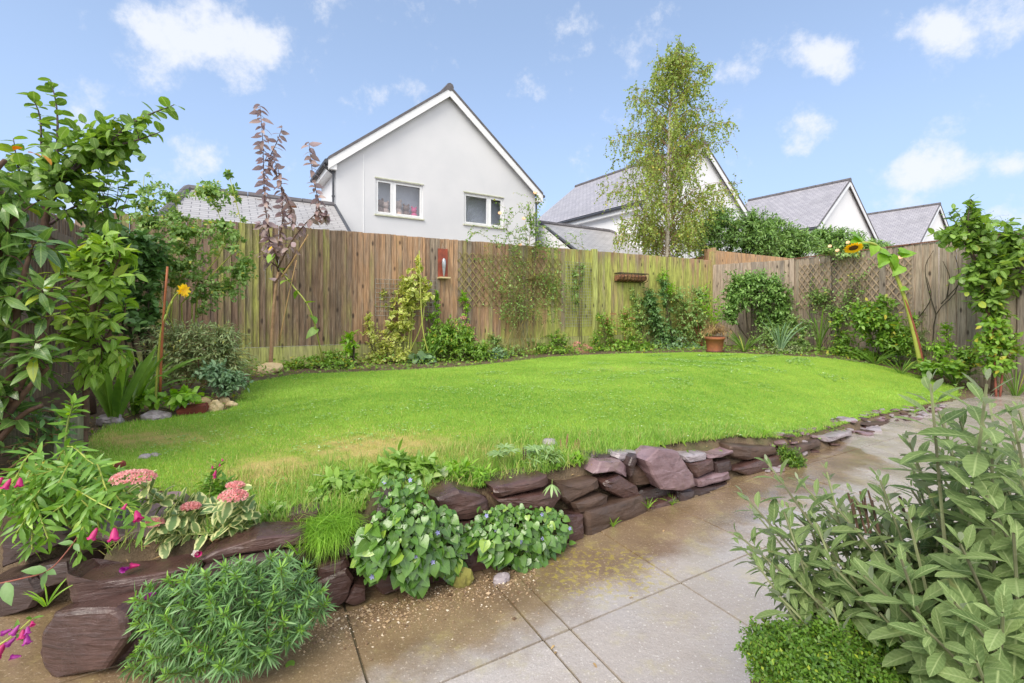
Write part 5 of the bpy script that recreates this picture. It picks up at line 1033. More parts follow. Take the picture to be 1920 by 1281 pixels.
# right hand tree and neighbours
Yt=rb(1850,.5)[1]; b=G(*PD(1862,HZ,Yt)[:2]); e=P_('young_tree',b,'young broad leaved tree against the right fence, brown twisted stem','tree'); st=MB(); lv=Lv()
c=curve([b,PD(1866,660,Yt),PD(1858,610,Yt),PD(1846,560,Yt),PD(1832,500,Yt),PD(1815,455,Yt)],24); st.tube(c,.035,.014,k=8,jit=.12); st.build('trunk',M['bark'],e,True); st=MB()
grow(st,lv,[c[10:],[PD(1846,560,Yt),PD(1875,500,Yt),PD(1895,460,Yt)],[PD(1832,500,Yt),PD(1800,440,Yt),PD(1775,425,Yt)],[PD(1818,460,Yt),PD(1815,410,Yt),PD(1822,375,Yt)]],[B(1835,440,Yt,60,34),B(1870,490,Yt,56,44),B(1830,520,Yt,44,34),B(1900,455,Yt,34,34),B(1790,445,Yt,30,26),B(1905,530,Yt,30,26),B(1850,560,Yt,34,22),B(1870,590,Yt,26,30),B(1830,410,Yt,34,26)],260,7,.11,.068,mr=(.014,.006),ang=1.,up=.9,shell=.6)
for pts in ([(1800,430),(1780,400),(1782,398)],[(1820,400),(1825,380),(1818,372)],[(1815,430),(1795,400),(1788,392)],[(1800,440),(1765,435),(1745,440)],[(1880,450),(1893,425),(1897,412)]):
    c=curve([PD(x,y,Yt) for x,y in pts],8); st.tube(c,.007,.003,k=4); along(lv,c,12,.10,.06,ang=1.)
st.build('branches',M['stemdark'],e); lv.build('foliage',M['l_quince'],e,'round')
Y2=Yt-.25; b=G(*PD(1868,HZ,Y2)[:2]); bush('leafy_shrub','waist high bright green shrub on a reddish stem below the young tree','shrub',b,[[b,PD(1862,640,Y2),PD(1858,600,Y2)],[b+np.array([.05,0,0]),PD(1885,650,Y2),PD(1890,620,Y2)]],[B(1865,620,Y2,34,24),B(1850,655,Y2,30,26),B(1892,650,Y2,34,26),B(1872,685,Y2,36,16)],140,6,.085,.05,'l_mid','stemred',mr=(.014,.006),ang=1.)
b=rb(1770,.12); e=P_('bare_climber',b,'dark twisting bare stems climbing the grey right fence','climber'); st=MB()
for pts in ([(1748,660),(1755,590),(1790,550),(1798,510),(1790,480)],[(1755,590),(1740,540),(1735,500),(1750,470)],[(1765,570),(1800,530),(1810,500)],[(1775,560),(1780,520),(1768,490)],[(1720,600),(1745,560),(1738,520)]):
    c=curve([RZp(x,y,.07) for x,y in pts],14); st.tube(c,.010,.004,k=5,jit=.15)
lv=Lv(); along(lv,c,6,.04,.02); st.build('stems',M['stemdark'],e); lv.build('foliage',M['l_rose'],e)
swords('strap_leaf_clump',rb(1790,.4),26,.42,.022,.55,'l_sword','strap leaf clump with yellow tips at the foot of the right fence')
swords('strap_leaf_clump',rb(1640,.7),30,.45,.016,.85,'l_sword','arching straw green leaf clump spilling onto the lawn under the dark shrub')
swords('strap_leaf_clump',rb(1690,.8),26,.40,.014,.8,'l_sword','thin arching leaf clump left of the sunflower base')
swords('strap_leaf_clump',rb(1905,.35),26,.6,.02,.5,'l_sword','tall strap leaf clump at the right edge behind the young tree')
for px,lab in ((1570,'low round leafed plant at the lawn edge under the right trellis'),(1610,'low leafy plant spilling over the lawn edge right of the sword leaves')):
    b=rb(px,.6); bush('low_plant',lab,'plant',b,None,[B(px,663,b[1],26,12),B(px+18,668,b[1],22,9)],80,5,.06,.04,'l_mid','stemgreen',mr=(.005,.002),shape='round',up=1.)
for px,lab in ((1745,'leafy low plant right of the sunflower base'),(1790,'round leafed plant at the right edge of the lawn')):
    b=rb(px,.7); bush('low_plant',lab,'plant',b,None,[B(px,690,b[1],24,16)],60,5,.07,.05,'l_mid','stemgreen',mr=(.005,.002),shape='round',up=1.)
# ---- bed cover along the fences and on the left
def cover():
    lv=Lv(); n=0
    n_=42000; x=rng.uniform(-5.2,8,n_); y=rng.uniform(1.9,11,n_)
    k=~inpoly(x,y,LPW)&(gz(x,y)>.02); x=x[k]; y=y[k]; tt=(x-F0[0])*FA[0]+(y-F0[1])*FA[1]; dd=(x-F0[0])*FN[0]+(y-F0[1])*FN[1]; rd=(x-C2[0])*RN[0]+(y-C2[1])*RN[1]
    inside=(dd>.03)&((rd>.03))&((y<(10.9-(x-5))) | (x<4.9)); cl=np.sin(x*5+np.sin(y*4)*2)*np.sin(y*6+np.sin(x*3)*2)
    dens=np.where(x<-1.3,.22,.75); dens=np.where((dd<1.3)|(rd<1.5),1.,dens); dens=dens*np.where((dd<1.3)|(rd<1.5),1.,.35+.65*(cl>-.25)); k=inside&(rng.random(len(x))<dens); x=x[k];y=y[k]; m_=len(x)
    P=np.stack([x,y,gz(x,y)+rng.random(m_)*np.where((dd[k]<.9)|(rd[k]<.9),.20,.09)*(.4+.6*np.abs(cl[k]))+.01],1); lv.add(P,nrm(rv(m_)*np.array([1,1,.4])+UP*.25),nrm(UP+rv(m_,.4)),rng.uniform(.025,.06,m_),rng.uniform(.016,.036,m_),.2)
    o=lv.build('ground_cover',M['l_mid'],None,'ovate',origin=(0,0,0)); tag(o,'low mixed weeds and small leaves carpeting the beds','ground cover',kind='stuff'); print('cover',m_)
    m_=14000; x=rng.uniform(-3.2,3.5,m_); y=rng.uniform(1.5,4.6,m_); k=~inpoly(x,y,LPW)&(gz(x,y)>.05); x=x[k];y=y[k]; m_=len(x); lv=Lv()
    P=np.stack([x,y,gz(x,y)+.008],1); lv.add(P,nrm(rv(m_)*np.array([1,1,.15])),nrm(UP+rv(m_,.4)),rng.uniform(.012,.07,m_),rng.uniform(.002,.009,m_),.2); o=lv.build('leaf_litter',M['l_dry'],None,'narrow',origin=(0,0,0)); tag(o,'dry straw and dead leaf litter on the soil behind the stone wall','leaf litter',kind='stuff')
cover()
# longer rough grass between lawn and wall
def rough():
    n=34000; x=rng.uniform(-1.9,3.2,n); y0=np.interp(x,WX,WY); y=y0+rs(x)+.08+rng.random(n)**1.4*.75; z=gz(x,y); cl=np.sin(x*8+np.sin(y*7)*2)*np.sin(y*9+x*4); k=(rng.random(n)<.35+.5*(cl>0))&(x>-1.72+rng.random(n)*.2)&((x>-1.25)|(rng.random(n)<.45))&(y-y0<np.interp(x,[-1.5,0,1.2,3.2],[.95,.9,.45,.28])); x=x[k];y=y[k];z=z[k]
    N_=len(x); d=dryness(x,y); blades('rough_grass',np.stack([x,y,z],1),rng.uniform(.03,.13,N_)*np.interp(x,[-1,1,2],[1,.9,.5]),np.full(N_,.0032),rng.random(N_),(rng.random(N_)<.22+d*.5)*rng.uniform(.4,1,N_),rng.random(N_)*.6,'long unmown grass and straw between the lawn and the stone wall','rough grass',lean=.95)
rough()
# ---- left side
def L0_(px,py,Y): return PD(px,py,Y)
# rose behind
b=G(-3.35,5.0); Y=4.95
bush('rambling_rose','tall loose rambling rose with small pale leaves left of the plum','rose',b,[[b,PD(320,600,Y),PD(350,480,Y),PD(330,380,Y)],[b,PD(360,560,Y),PD(420,460,Y),PD(400,370,Y)],[b,PD(300,560,Y),PD(270,430,Y),PD(270,330,Y)],[b,PD(340,570,Y),PD(430,540,Y),PD(470,500,Y)],[b,PD(370,560,Y),PD(450,450,Y),PD(430,330,Y)]],[B(290,380,Y,50,50),B(390,360,Y,55,28),B(415,430,Y,48,36),B(340,440,Y,70,50),B(450,500,Y,36,60),B(400,540,Y,50,40),B(300,500,Y,60,50),B(430,325,Y,14,12),B(330,500,Y,60,40),B(290,420,Y,50,40)],640,10,.046,.029,'l_rose','stemyellow',mr=(.010,.003),tr=.0025,ang=1.05,shell=.6,maxlen=.6)
b=G(-3.65,4.55); Y=4.5
bush('dark_shrub','dense dark green shrub between the quince and the rambling rose','shrub',b,None,[B(235,520,Y,62,66),B(270,470,Y,50,46),B(215,450,Y,50,40),B(250,590,Y,60,46)],330,8,.075,.045,'l_dark','stemdark',mr=(.014,.006))
# quince tree
Y=3.75; b=G(-3.45,3.75); e=P_('quince_tree',b,'small tree with rounded leaves reaching highest at the left, purple brown limbs','tree'); st=MB(); lv=Lv()
tk=curve([b,PD(150,560,Y),PD(95,470,Y),PD(86,400,Y),PD(104,345,Y)],20); st.tube(tk,.04,.022,k=8,jit=.06); st.build('trunk',M['bark'],e,True); st=MB()
lims=[[PD(86,400,Y),PD(125,335,Y),PD(155,290,Y),PD(190,240,Y)],[PD(104,345,Y),PD(80,290,Y),PD(75,220,Y),PD(60,180,Y)],[PD(104,345,Y),PD(108,260,Y),PD(106,200,Y),PD(95,150,Y)],[PD(110,340,Y),PD(190,285,Y),PD(260,262,Y),PD(300,248,Y)],[PD(190,290,Y),PD(235,240,Y),PD(280,215,Y),PD(326,197,Y)],[PD(90,400,Y),PD(40,330,Y),PD(25,260,Y)],[PD(95,420,Y),PD(150,385,Y),PD(230,395,Y)]]
for l in lims:
    c=curve(l,16); st.tube(c,.013,.003,k=6,jit=.08); along(lv,c,17,.10,.062,t0=.45,ang=1.05,up=.6,curl=.3)
grow(st,lv,[l[:3] for l in lims],[B(190,260,Y,70,34),B(150,290,Y,66,48),B(240,245,Y,52,26),B(110,330,Y,70,44),B(190,330,Y,60,40),B(60,330,Y,50,40),B(150,400,Y,90,34),B(210,290,Y,40,40)],135,6,.095,.06,mr=(.006,.003),tr=.004,ang=1.05,up=.8,curl=.3,shell=.6,maxlen=.35)
st.build('branches',M['stempurple'],e,True); lv.build('foliage',M['l_quince'],e,'round')
# light green young tree
Y=2.85; b=G(*PD(155,HZ,2.8)[:2]); e=P_('young_tree',b,'young tree with a notched brown trunk and lime pointed leaves at the left','tree'); st=MB(); lv=Lv()
tk=curve([b,PD(160,790,Y),PD(163,690,Y),PD(173,600,Y),PD(180,540,Y),PD(192,495,Y)],26)
mb=MB(); mb.tube(tk,.021,.011,k=9,jit=.10)
for k in range(2,24,2): mb.tube([tk[k]-UP*.006,tk[k]+UP*.006],.021-.01*k/26+.003,k=8)
mb.build('trunk',M['bark'],e,True)
grow(st,lv,[tk[12:],[tk[14],PD(210,520,Y),PD(225,480,Y)],[tk[16],PD(150,500,Y),PD(130,460,Y)],[tk[24],PD(200,460,Y),PD(205,440,Y)],[tk[10],PD(215,610,Y),PD(235,590,Y)]],[B(200,465,Y,56,34),B(150,500,Y,50,44),B(215,520,Y,44,40),B(200,600,Y,50,44),B(140,570,Y,44,50),B(190,680,Y,56,44),B(125,640,Y,34,40)],95,6,.10,.043,mr=(.008,.004),tr=.004,ang=.95,droop=.35,curl=.3,shell=.65)
st.build('branches',M['bark'],e,True); lv.build('foliage',M['l_young'],e,'ovate')
# big loquat like shrub, very near at the left edge
Y=2.35; b=G(-2.9,2.5); e=P_('loquat_shrub',b,'large shrub with long leathery dark leaves filling the left edge','shrub'); st=MB(); lv=Lv()
mains=[[b,PD(20,700,Y),PD(35,560,Y),PD(55,480,Y)],[b,PD(-30,600,Y),PD(10,440,Y),PD(40,400,Y)],[b,PD(20,760,Y),PD(90,600,Y),PD(95,540,Y)],[b,PD(0,800,Y),PD(60,720,Y),PD(90,690,Y)],[b,PD(-60,560,Y),PD(-30,360,Y),PD(10,300,Y)],[b,PD(-20,850,Y),PD(40,780,Y),PD(80,760,Y)]]
grow(st,lv,mains,[B(30,450,Y,70,60),B(60,560,Y,66,50),B(70,650,Y,60,44),B(20,720,Y,60,50),B(40,780,Y,60,36),B(-10,560,Y,70,120),B(5,380,Y,50,60),B(20,300,Y,36,30),B(100,480,Y,36,28)],72,7,.132,.044,mr=(.022,.010),tr=.006,t0=.4,ang=1.05,droop=.3,curl=.28,up=.75,shell=.7)
st.build('branches',M['bark'],e,True); lv.build('foliage',M['l_laurel'],e,'lance')
lo=Lv(); 
for x,y in ((25,282),(52,286),(78,290)): lo.add(PD(x,y,Y),nrm(np.array([.8,-.3,.2])+rv(s=.2)),UP,.08,.035,.3)
lo.build('orange_leaves',leafmat('LeafOrange',(200,120,50),(214,150,40),None),e,'lance')
# lower tangle near the left edge
Y=2.5; b=G(-2.75,2.45); bush('bramble_tangle','tangle of dry tan stems and dull leaves above the planter box','plant',b,[[b,PD(60,860,Y),PD(70,800,Y)],[b,PD(90,830,Y),PD(120,790,Y)],[b,PD(0,830,Y),PD(20,770,Y)]],[B(60,810,Y,80,36),B(20,740,Y,60,50),B(110,780,Y,40,40)],60,4,.06,.02,'l_dark','drystem',mr=(.006,.003),tr=.0035,shape='lance')
# sword leaves
swords('sword_leaf_clump',G(*PD(215,HZ,3.45)[:2]),14,.62,.07,.22,'l_sword','tall broad sword leaves left of the red cane',bend=.12)
swords('sword_leaf_clump',G(*PD(250,HZ,3.75)[:2]),16,.70,.05,.38,'l_sword','arching yellow green sword leaves beside the leggy yellow flower',bend=.35)
Y=3.7
cane((300,738),(314,500),.010,'canered','thin reddish brown cane standing in the left bed',Y)
e=P_('yellow_flower',G(*PD(290,HZ,Y)[:2]),'leggy stem with curled leaves and a ragged yellow flower beside the red cane','flower'); mb=MB(); c=curve([G(*PD(290,HZ,Y)[:2]),PD(300,640,Y),PD(312,590,Y),PD(325,560,Y),PD(338,546,Y)],20); mb.tube(c,.010,.006,k=6); mb.build('stem',M['stemyellow'],e,True); lv=Lv(); along(lv,c,26,.05,.01,t0=.35,ang=1.2,curl=.5); lv.build('foliage',M['l_young'],e,'narrow'); flower('flower_head',e,PD(343,545,Y-.03),.072,8,face=(.93,-.25,.15),W=.32,rows=3)
# grey green lavender like bush
Y=4.5; b=G(*PD(350,HZ,4.5)[:2])
bush('lavender_bush','wide feathery grey green bush on bare stems before the rose','bush',b,[[b+rv(s=.05)*np.array([1,1,0]),PD(x,700,Y),PD(x*1.05-18,640,Y)] for x in (300,330,350,370,390,410)],[B(385,645,Y,74,52),B(320,645,Y,60,50),B(435,685,Y,46,42),B(350,690,Y,66,30),B(420,630,Y,40,30)],760,11,.052,.013,'l_lav','drystem',mr=(.010,.005),tr=.0025,shape='narrow',ang=.55,droop=.05,shell=.5)
b=G(*PD(435,HZ,4.2)[:2]); bush('low_shrub','small dark blue green bush at the right foot of the feathery bush','shrub',b,None,[B(430,718,4.2,38,22),B(400,700,4.2,30,24)],150,7,.05,.022,'l_bluish','stemdark',mr=(.006,.003))
b=G(*PD(320,HZ,3.9)[:2]); bush('low_plant','patch of broad leafed seedlings at the foot of the red cane','plant',b,None,[B(330,745,3.7,46,14),B(270,748,3.7,30,14)],50,4,.075,.042,'l_bright','stemgreen',mr=(.005,.002),up=1.)
# upright lime plant in front of the young tree
Y=2.3; b=G(*PD(120,HZ,2.25)[:2]); e=P_('lime_topped_plant',b,'upright leafy stem with a bright lime top before the planter box','plant'); st=MB(); lv=Lv(); l2=Lv()
c=curve([b,PD(122,850,Y),PD(126,800,Y),PD(138,755,Y)],16); st.tube(c,.006,.004,k=5); along(lv,c,22,.085,.026,t0=.1,ang=1.1,droop=.2); along(l2,c[-4:],14,.07,.02,t0=.1,ang=.8,up=.5); st.build('stem',M['stemgreen'],e); lv.build('foliage',M['l_pen'],e,'lance'); l2.build('young_leaves',M['l_bright'],e,'lance')
# ---- penstemon
def bell(e,c,d,s,mat='p_mag',name='flower'):
    d=nrm(np.array(d,float)); a=nrm(np.cross(d,UP+.02)); b=np.cross(d,a); mb=MB(); k=15; prof=[(.17,0),(.26,.15),(.42,.4),(.48,.68),(.50,.86),(.66,.98)]; vs=[];
    for i,(r,z) in enumerate(prof):
        for j in range(k):
            an=2*math.pi*j/k; lob=1+(.28*abs(math.cos(2.5*an))-.1)*(i==5)+.08*(i==4)*math.cos(5*an); vs.append(c+.66*s*(d*(z-(.1*(i==5)*math.cos(5*an)))+(a*math.cos(an)+b*math.sin(an)*.85)*r*lob*.62))
    f=[(i*k+j,i*k+(j+1)%k,(i+1)*k+(j+1)%k,(i+1)*k+j) for i in range(5) for j in range(k)]+[tuple(range(k))]; A=[(rng.random(),0,0,1)]*len(vs); mb.v=[tuple(q) for q in vs]; mb.f=[list(q) for q in f]; mb.a=A
    return mb.build(name,M[mat],e,True)
Y=1.75; b=np.array([-1.95,1.95,.3]); e=P_('penstemon',b,'trailing leafy plant with purple bell flowers over the left end of the wall','flowering plant'); st=MB(); lv=Lv()
ends=[(255,965),(220,990),(185,995),(150,1000),(90,1010),(30,1000),(200,920),(175,870),(130,930),(60,940),(10,930),(100,960),(240,940),(270,985),(-20,980),(60,1030),(150,1040),(70,890),(20,910),(210,955),(110,905),(165,950)]
for i,(x,y) in enumerate(ends):
    s=b+np.array([rng.uniform(-.35,.35),rng.uniform(-.1,.2),0.0]); q=PD(x,y,Y-.12*rng.random()); m_=(s+q)/2+UP*(.12+.08*rng.random()); c=curve([s,m_,q],16); st.tube(c,.0045,.0022,k=5); along(lv,c,28,.062,.015,t0=.12,ang=.95,pair=True,droop=.25,curl=.25,up=.6)
st.build('stems',M['stemyellow'],e); lv.build('foliage',M['l_pen'],e,'lance')
for x,y,dx,dz,s in ((5,895,-.4,-.9,.055),(20,898,-.2,-.9,.05),(38,896,.3,-.9,.045),(255,958,.6,-.7,.055),(215,990,.3,-.8,.062),(182,990,-.2,-.9,.055),(238,944,-.3,-.8,.03)): bell(e,PD(x,y,Y-.16),(dx,-.4,dz),s)
Y=1.25; b=np.array([-1.75,1.35,.12]); e=P_('penstemon',b,'drooping spray of magenta bells at the lower left corner','flowering plant'); st=MB(); lv=Lv(); c=curve([b,PD(-40,1230,Y),PD(20,1195,Y),PD(60,1160,Y)],12); st.tube(c,.004,.002,k=5); along(lv,c,8,.03,.01,pair=True); st.build('stems',M['stemyellow'],e); lv.build('foliage',M['l_pen'],e,'lance')
for x,y,dx,dz,s,mt in ((10,1205,-.3,-.8,.055,'p_mag'),(36,1172,-.3,-.7,.035,'p_purple'),(50,1190,.5,-.8,.036,'p_purple'),(30,1195,-.6,-.6,.034,'p_purple'),(44,1180,.2,-.9,.034,'p_mag'),(60,1165,.5,-.3,.022,'p_mag'),(52,1175,.4,-.7,.028,'p_purple'),(22,1180,-.8,-.3,.03,'p_purple')): bell(e,PD(x,y,Y),(dx,-.4,dz),s,mt)
Y=2.15; b=G(*PD(412,HZ,2.15)[:2]); e=P_('penstemon',b,'small upright plant with red buds behind the variegated sedum','flowering plant'); st=MB(); lv=Lv()
for x,y in ((405,865),(395,890),(425,900),(380,905),(440,905)): c=curve([b+rv(s=.02)*np.array([1,1,0]),PD((x+412)/2,920,Y),PD(x,y,Y)],10); st.tube(c,.003,.002,k=4); along(lv,c,20,.045,.013,pair=True,ang=.9)
st.build('stems',M['stemgreen'],e); lv.build('foliage',M['l_pen'],e,'lance')
for x,y,s in ((405,882,.035),(398,873,.022),(412,869,.02),(416,860,.018),(384,935,.026),(402,890,.026)): bell(e,PD(x,y,Y-.03),(rng.normal()*.3,-.3,-.9),s)
# fallen petals on the stone
for x,y,mt,lab in ((243,1064,'p_purple','crumpled purple flower fallen on the long capstone'),(262,1060,'p_mag','magenta bell fallen at the right of the pair on the long capstone'),(292,1112,'p_purple','purple flower fallen on the edge of the spiky plant'),(370,1036,'p_mag','fallen pink flower with a white throat at the capstone join'),(40,1231,'p_purple','single petal lying on the paving at the lower left')):
    q=onwall(x,y,.03) if y<1150 else PD(x,y,FP*CZ/(y-HZ)); 
    if x==292: q=q-np.array([0,.22,0]); q=PD(x,y,q[1])
    e=P_('fallen_flower',q,lab,'flower'); d=nrm(np.array([rng.normal(),-.5,.1])); bell(e,q,d,.042,mt,'petals')
    if x==370: flower('throat',e,q-np.array([0,.012,-.004]),.016,5,'p_white',face=d,W=.7)
# ---- variegated sedum
Y=1.85; b=G(-1.18,2.0); e=P_('variegated_sedum',b,'sprawling sedum with cream edged leaves and flat pink flower heads','sedum'); st=MB(); lv=Lv()
sh=[(250,893,.075,.028),(437,928,.05,.026),(358,945,.033,.014),(290,976,.03,.014),(441,905,.03,.01),(320,960,0,0),(400,985,0,0),(300,1000,0,0),(350,990,0,0),(430,975,0,0),(270,930,0,0),(310,1005,0,0),(455,985,0,0),(380,960,0,0),(335,935,0,0)]
for x,y,r,rz_ in sh:
    yy=Y+rng.uniform(-.08,.06)-(.06 if r else 0); q=PD(x,y+6,yy); s=b+np.array([rng.uniform(-.16,.22),rng.uniform(-.1,.05),0]); m_=(s+q)/2+np.array([0,-.02,.0]); c=curve([s,m_,q],10); st.tube(c,.006,.004,k=6); along(lv,c,11 if r else 13,.068,.036,t0=.25,t1=.9 if r else 1,ang=1.1,pair=True,droop=.1,curl=.2,up=.6)
    if r: head(e,q,r,rz_,'p_pink',int(9000*r+120),.0095,shape='small',ry=r*.7)
st.build('stems',M['stemgreen'],e); lv.build('foliage',M['l_sedum'],e,'round')
# ---- spiky rosette plant
b=np.array([-.80,1.50,0.0]); e=P_('rosette_plant',b,'mound of dark green spiky rosettes spilling over the wall onto the paving','plant'); lv=Lv(); lc=Lv(); st=MB()
outline=[(272,1118),(330,1085),(400,1068),(470,1052),(530,1048),(580,1075),(605,1095),(612,1130),(590,1160),(560,1200),(500,1235),(440,1250),(360,1262),(290,1275),(255,1265),(262,1220),(275,1180),(265,1150)]
ax_=np.array([p[0] for p in outline]); cnt=0
cands=[]
while len(cands)<92:
    x=rng.uniform(250,615); y=rng.uniform(1045,1285)
    if inpoly(np.array([x]),np.array([y]),outline)[0] and all((x-a)**2/620+(y-b_)**2/420>1.15 for a,b_ in cands): cands.append((x,y))
    cnt+=1
    if cnt>9000: break
print('rosettes',len(cands))
cx,cy=435,1165
for x,y in cands:
    u=(x-cx)/185; v=(y-cy)/115; bul=math.sqrt(max(0,1-u*u*.8-v*v*.7)); yf=onwall(x,min(y,1200),-.02)[1]; Yr_=min(yf,1.82)-.05-.20*bul-.08*max(0,v)+.05*math.sin(x*.055)*math.cos(y*.07)+rng.normal()*.02; q=PD(x,y,Yr_); q[2]=max(q[2],.02)
    ax=nrm(np.array([u*.7,-.55,.75-.4*v])+rv(s=.15)); s=q-ax*.09+np.array([0,.03,-.02]); c=curve([s,q-ax*.02,q+ax*.03],7); st.tube(c,.0028,.002,k=4,caps=False); sc=rng.uniform(.8,1.15)
    along(lv,c,24,.050*sc,.0058,t0=.25,t1=.97,ang=1.25,droop=-.02,curl=.22,up=.1,var=.15,whorl=2); along(lc,c[-3:],20,.026*sc,.0058,t0=.1,t1=1.,ang=.75,droop=-.1,curl=.1,up=.2)
lv.build('foliage',M['l_rosette'],e,'lance'); lc.build('young_leaves',M['l_rosette_c'],e,'lance'); st.build('stems',M['stemgreen'],e)
# ---- grass tuft on the wall
b=onwall(615,975,.12); blt=[]; n=2600; P=np.tile(b,(n,1))+rv(n)*np.array([.045,.035,.02]); P[:,2]=b[2]-.02
V=Lv(); d=nrm(rv(n)*np.array([.8,.8,.0])+UP*.75+np.array([0,-.35,0])); V.add(P,d,UP,rng.uniform(.06,.13,n),.0028,1.1,None); o=V.build('grass_tuft',M['l_bright'],None,'narrow'); tag(o,'dense bright green grass tuft hanging over the wall beside the spiky plant','grass tuft')
# ---- bellflowers
def bellf(outl,n,label,L0_,Yoff,lm='l_camp',sd=1):
    xs=[p[0] for p in outl]; ys=[p[1] for p in outl]; cx,cy=np.mean(xs),np.mean(ys); b=onwall(cx,max(ys)-40,.15); e=P_('bellflower_plant',b,label,'bellflower'); lv=Lv(); st=MB(); k=0; fl=[]
    while k<n:
        x=rng.uniform(min(xs),max(xs)); y=rng.uniform(min(ys),max(ys))
        if not inpoly(np.array([x]),np.array([y]),outl)[0]: continue
        k+=1; u=(x-cx)/((max(xs)-min(xs))/2); v=(y-cy)/((max(ys)-min(ys))/2); bul=math.sqrt(max(0,1-.85*u*u-.5*v*v)); yy=onwall(x,y,0)[1]-.02-Yoff*bul*rng.uniform(.25,1)+.10*max(0,-v-.2)
        q=PD(x,y,yy); q[2]=max(q[2],.015); f=(.55+.75*(v+1)/2)*rng.uniform(.5,1.35); s=np.array([b[0]+(q[0]-b[0])*.35,b[1],b[2]+(q[2]-b[2])*.5+.02])
        c=curve([s,(s+q)/2+np.array([0,-.03,.03]),q],5); st.tube(c,.0016,.0012,k=3,caps=False)
        lv.add(q,nrm(np.array([u*.6+rng.normal()*.5,-.45,-.55+.5*(-v)*.6])),nrm(np.array([u*.3,-.7,.75])+rv(s=.42)),L0_*f,L0_*f*.95,rng.uniform(.05,.35))
        if k%max(1,(n//7))==0: fl.append(q-np.array([0,.03,-.01]))
    for _ in range(9):
        x,y=outl[rng.integers(len(outl))]; x+=(x-cx)*rng.uniform(.05,.22); y+=max(-12,(y-cy)*rng.uniform(.05,.15)); q=PD(x,min(y,1118),onwall(x,min(y,1100),0)[1]-.05); q[2]=max(q[2],.02); c=curve([np.array([b[0]+(q[0]-b[0])*.5,b[1]-.08,b[2]*.6+q[2]*.4]),(b+q)/2+np.array([0,-.10,.05]),q],7); st.tube(c,.0018,.0012,k=3,caps=False); along(lv,c,7,L0_*.7,L0_*.62,t0=.3,ang=1.2,droop=.5,up=.5)
    st.build('stems',M['stemgreen'],e); lv.build('foliage',M[lm],e,'heart')
    for q in fl: flower('flower',e,q,.013,5,'p_blue',face=(rng.normal()*.3,-.8,.5),W=.5,shape='lance')
    return e
bellf([(712,905),(735,880),(775,885),(808,935),(842,955),(870,1000),(868,1060),(845,1085),(800,1050),(795,1100),(765,1100),(740,1060),(700,1080),(672,1040),(675,1000),(710,965),(712,930)],560,'left bellflower plant with glossy heart leaves draping down the wall',.044,.14)
bellf([(905,958),(950,945),(1010,950),(1065,955),(1072,985),(1055,1020),(1025,1048),(1008,1078),(975,1075),(950,1050),(915,1045),(880,1020),(862,1010),(880,985)],480,'right bellflower plant, a rounded glossy mound spilling over the wall',.042,.13)
# ---- small plants on the front edge of the lawn
def small(px,py,blobs,label,lm,ntw,lpt,L,W,shape='ovate',name='leafy_weed',cat='plant',dY=0,**kw):
    b=GH(px,py); kw.setdefault('mr',(.004,.002)); kw.setdefault('tr',.002)
    return bush(name,label,cat,b,None,[B(x,y,b[1]+dY,rx,ry) for x,y,rx,ry in blobs],ntw,lpt,L,W,lm,kw.pop('stemm','stemgreen'),shape=shape,**kw)
small(645,925,[(640,895,30,24),(655,915,32,20),(620,905,20,20)],'pale lobed leaf weed on the lawn edge above the grass tuft','l_weed',34,5,.06,.03,ang=1.1)
small(745,905,[(745,865,34,20),(730,885,40,18),(790,865,24,16)],'pale green leafy plant with whitish leaves above the left bellflower','l_weed',50,5,.065,.036,ang=1.1)
small(850,905,[(850,885,26,24),(830,900,28,18),(880,880,20,14)],'loose bright weed clump between the pale plant and the lupin','l_bright',40,6,.05,.014,shape='lance')
for px,py,lab in ((940,885,'lupin leaf rosette with radiating fingers at the lawn edge'),(1030,925,'drooping lupin leaf hanging over the squared block'),(990,870,'smaller pale lupin leaves beside the cut stems')):
    b=GH(px,min(py,900)); 
    if py>900: b=onwall(1036,905,.05)
    e=P_('lupin_plant',b,lab,'lupin'); lv=Lv(); st=MB()
    for i in range(5 if py<900 else 1):
        q=b+np.array([rng.normal()*.05,rng.normal()*.04,rng.uniform(.05,.12)]) if py<900 else PD(1035,908,b[1]-.12); st.tube(curve([b,(b+q)/2+UP*.02,q],5),.002,k=4)
        for k in range(10):
            an=k*.628+rng.random()*.2; lv.add(q,nrm(np.array([math.cos(an),math.sin(an)*.8,.25 if py<900 else -.6])),UP,.07,.014,.2)
    st.build('stems',M['stemgreen'],e); lv.build('foliage',M['l_lupin'],e,'lance')
for px,py,h,n,lab in ((998,872,.085,3,'pair of cut brown stems standing beside the lupin'),(1066,848,.07,7,'cluster of cut tan stubble stems before the pale stone')):
    b=GH(px,py); e=P_('cut_plant',b,lab,'cut stems')
    for i in range(n):
        q=b+np.array([rng.uniform(-.06,.06),rng.uniform(-.04,.04),0]); mb=MB(); mb.tube([q,q+np.array([rng.normal()*.01,0,h*rng.uniform(.6,1.5)])],.004,.0035,k=6); mb.build('stem',M['bark'] if n==3 else M['drystem'],e)
swords('grass_clump',GH(1030,872),26,.11,.006,.7,'l_sword','spiky pale grass clump behind the squared block','plant')
swords('grass_clump',GH(1430,818),34,.09,.007,.7,'l_bright','light green grass clump growing over the flat edging stone','plant')
swords('grass_clump',GH(1712,775),30,.10,.006,.9,'l_bright','straggly grass clump at the tip of the lawn beside the path','plant')
b=np.array(onwall(1488,876,-.05)); b[2]=0.; bush('small_bush','small feathery dark green bush at the end of the stone wall','bush',b,None,[B(1485,858,b[1],24,20),B(1470,850,b[1],16,20),B(1495,868,b[1],16,14)],230,10,.022,.008,'l_thyme','stemgreen',mr=(.004,.002),tr=.0015,shape='small')
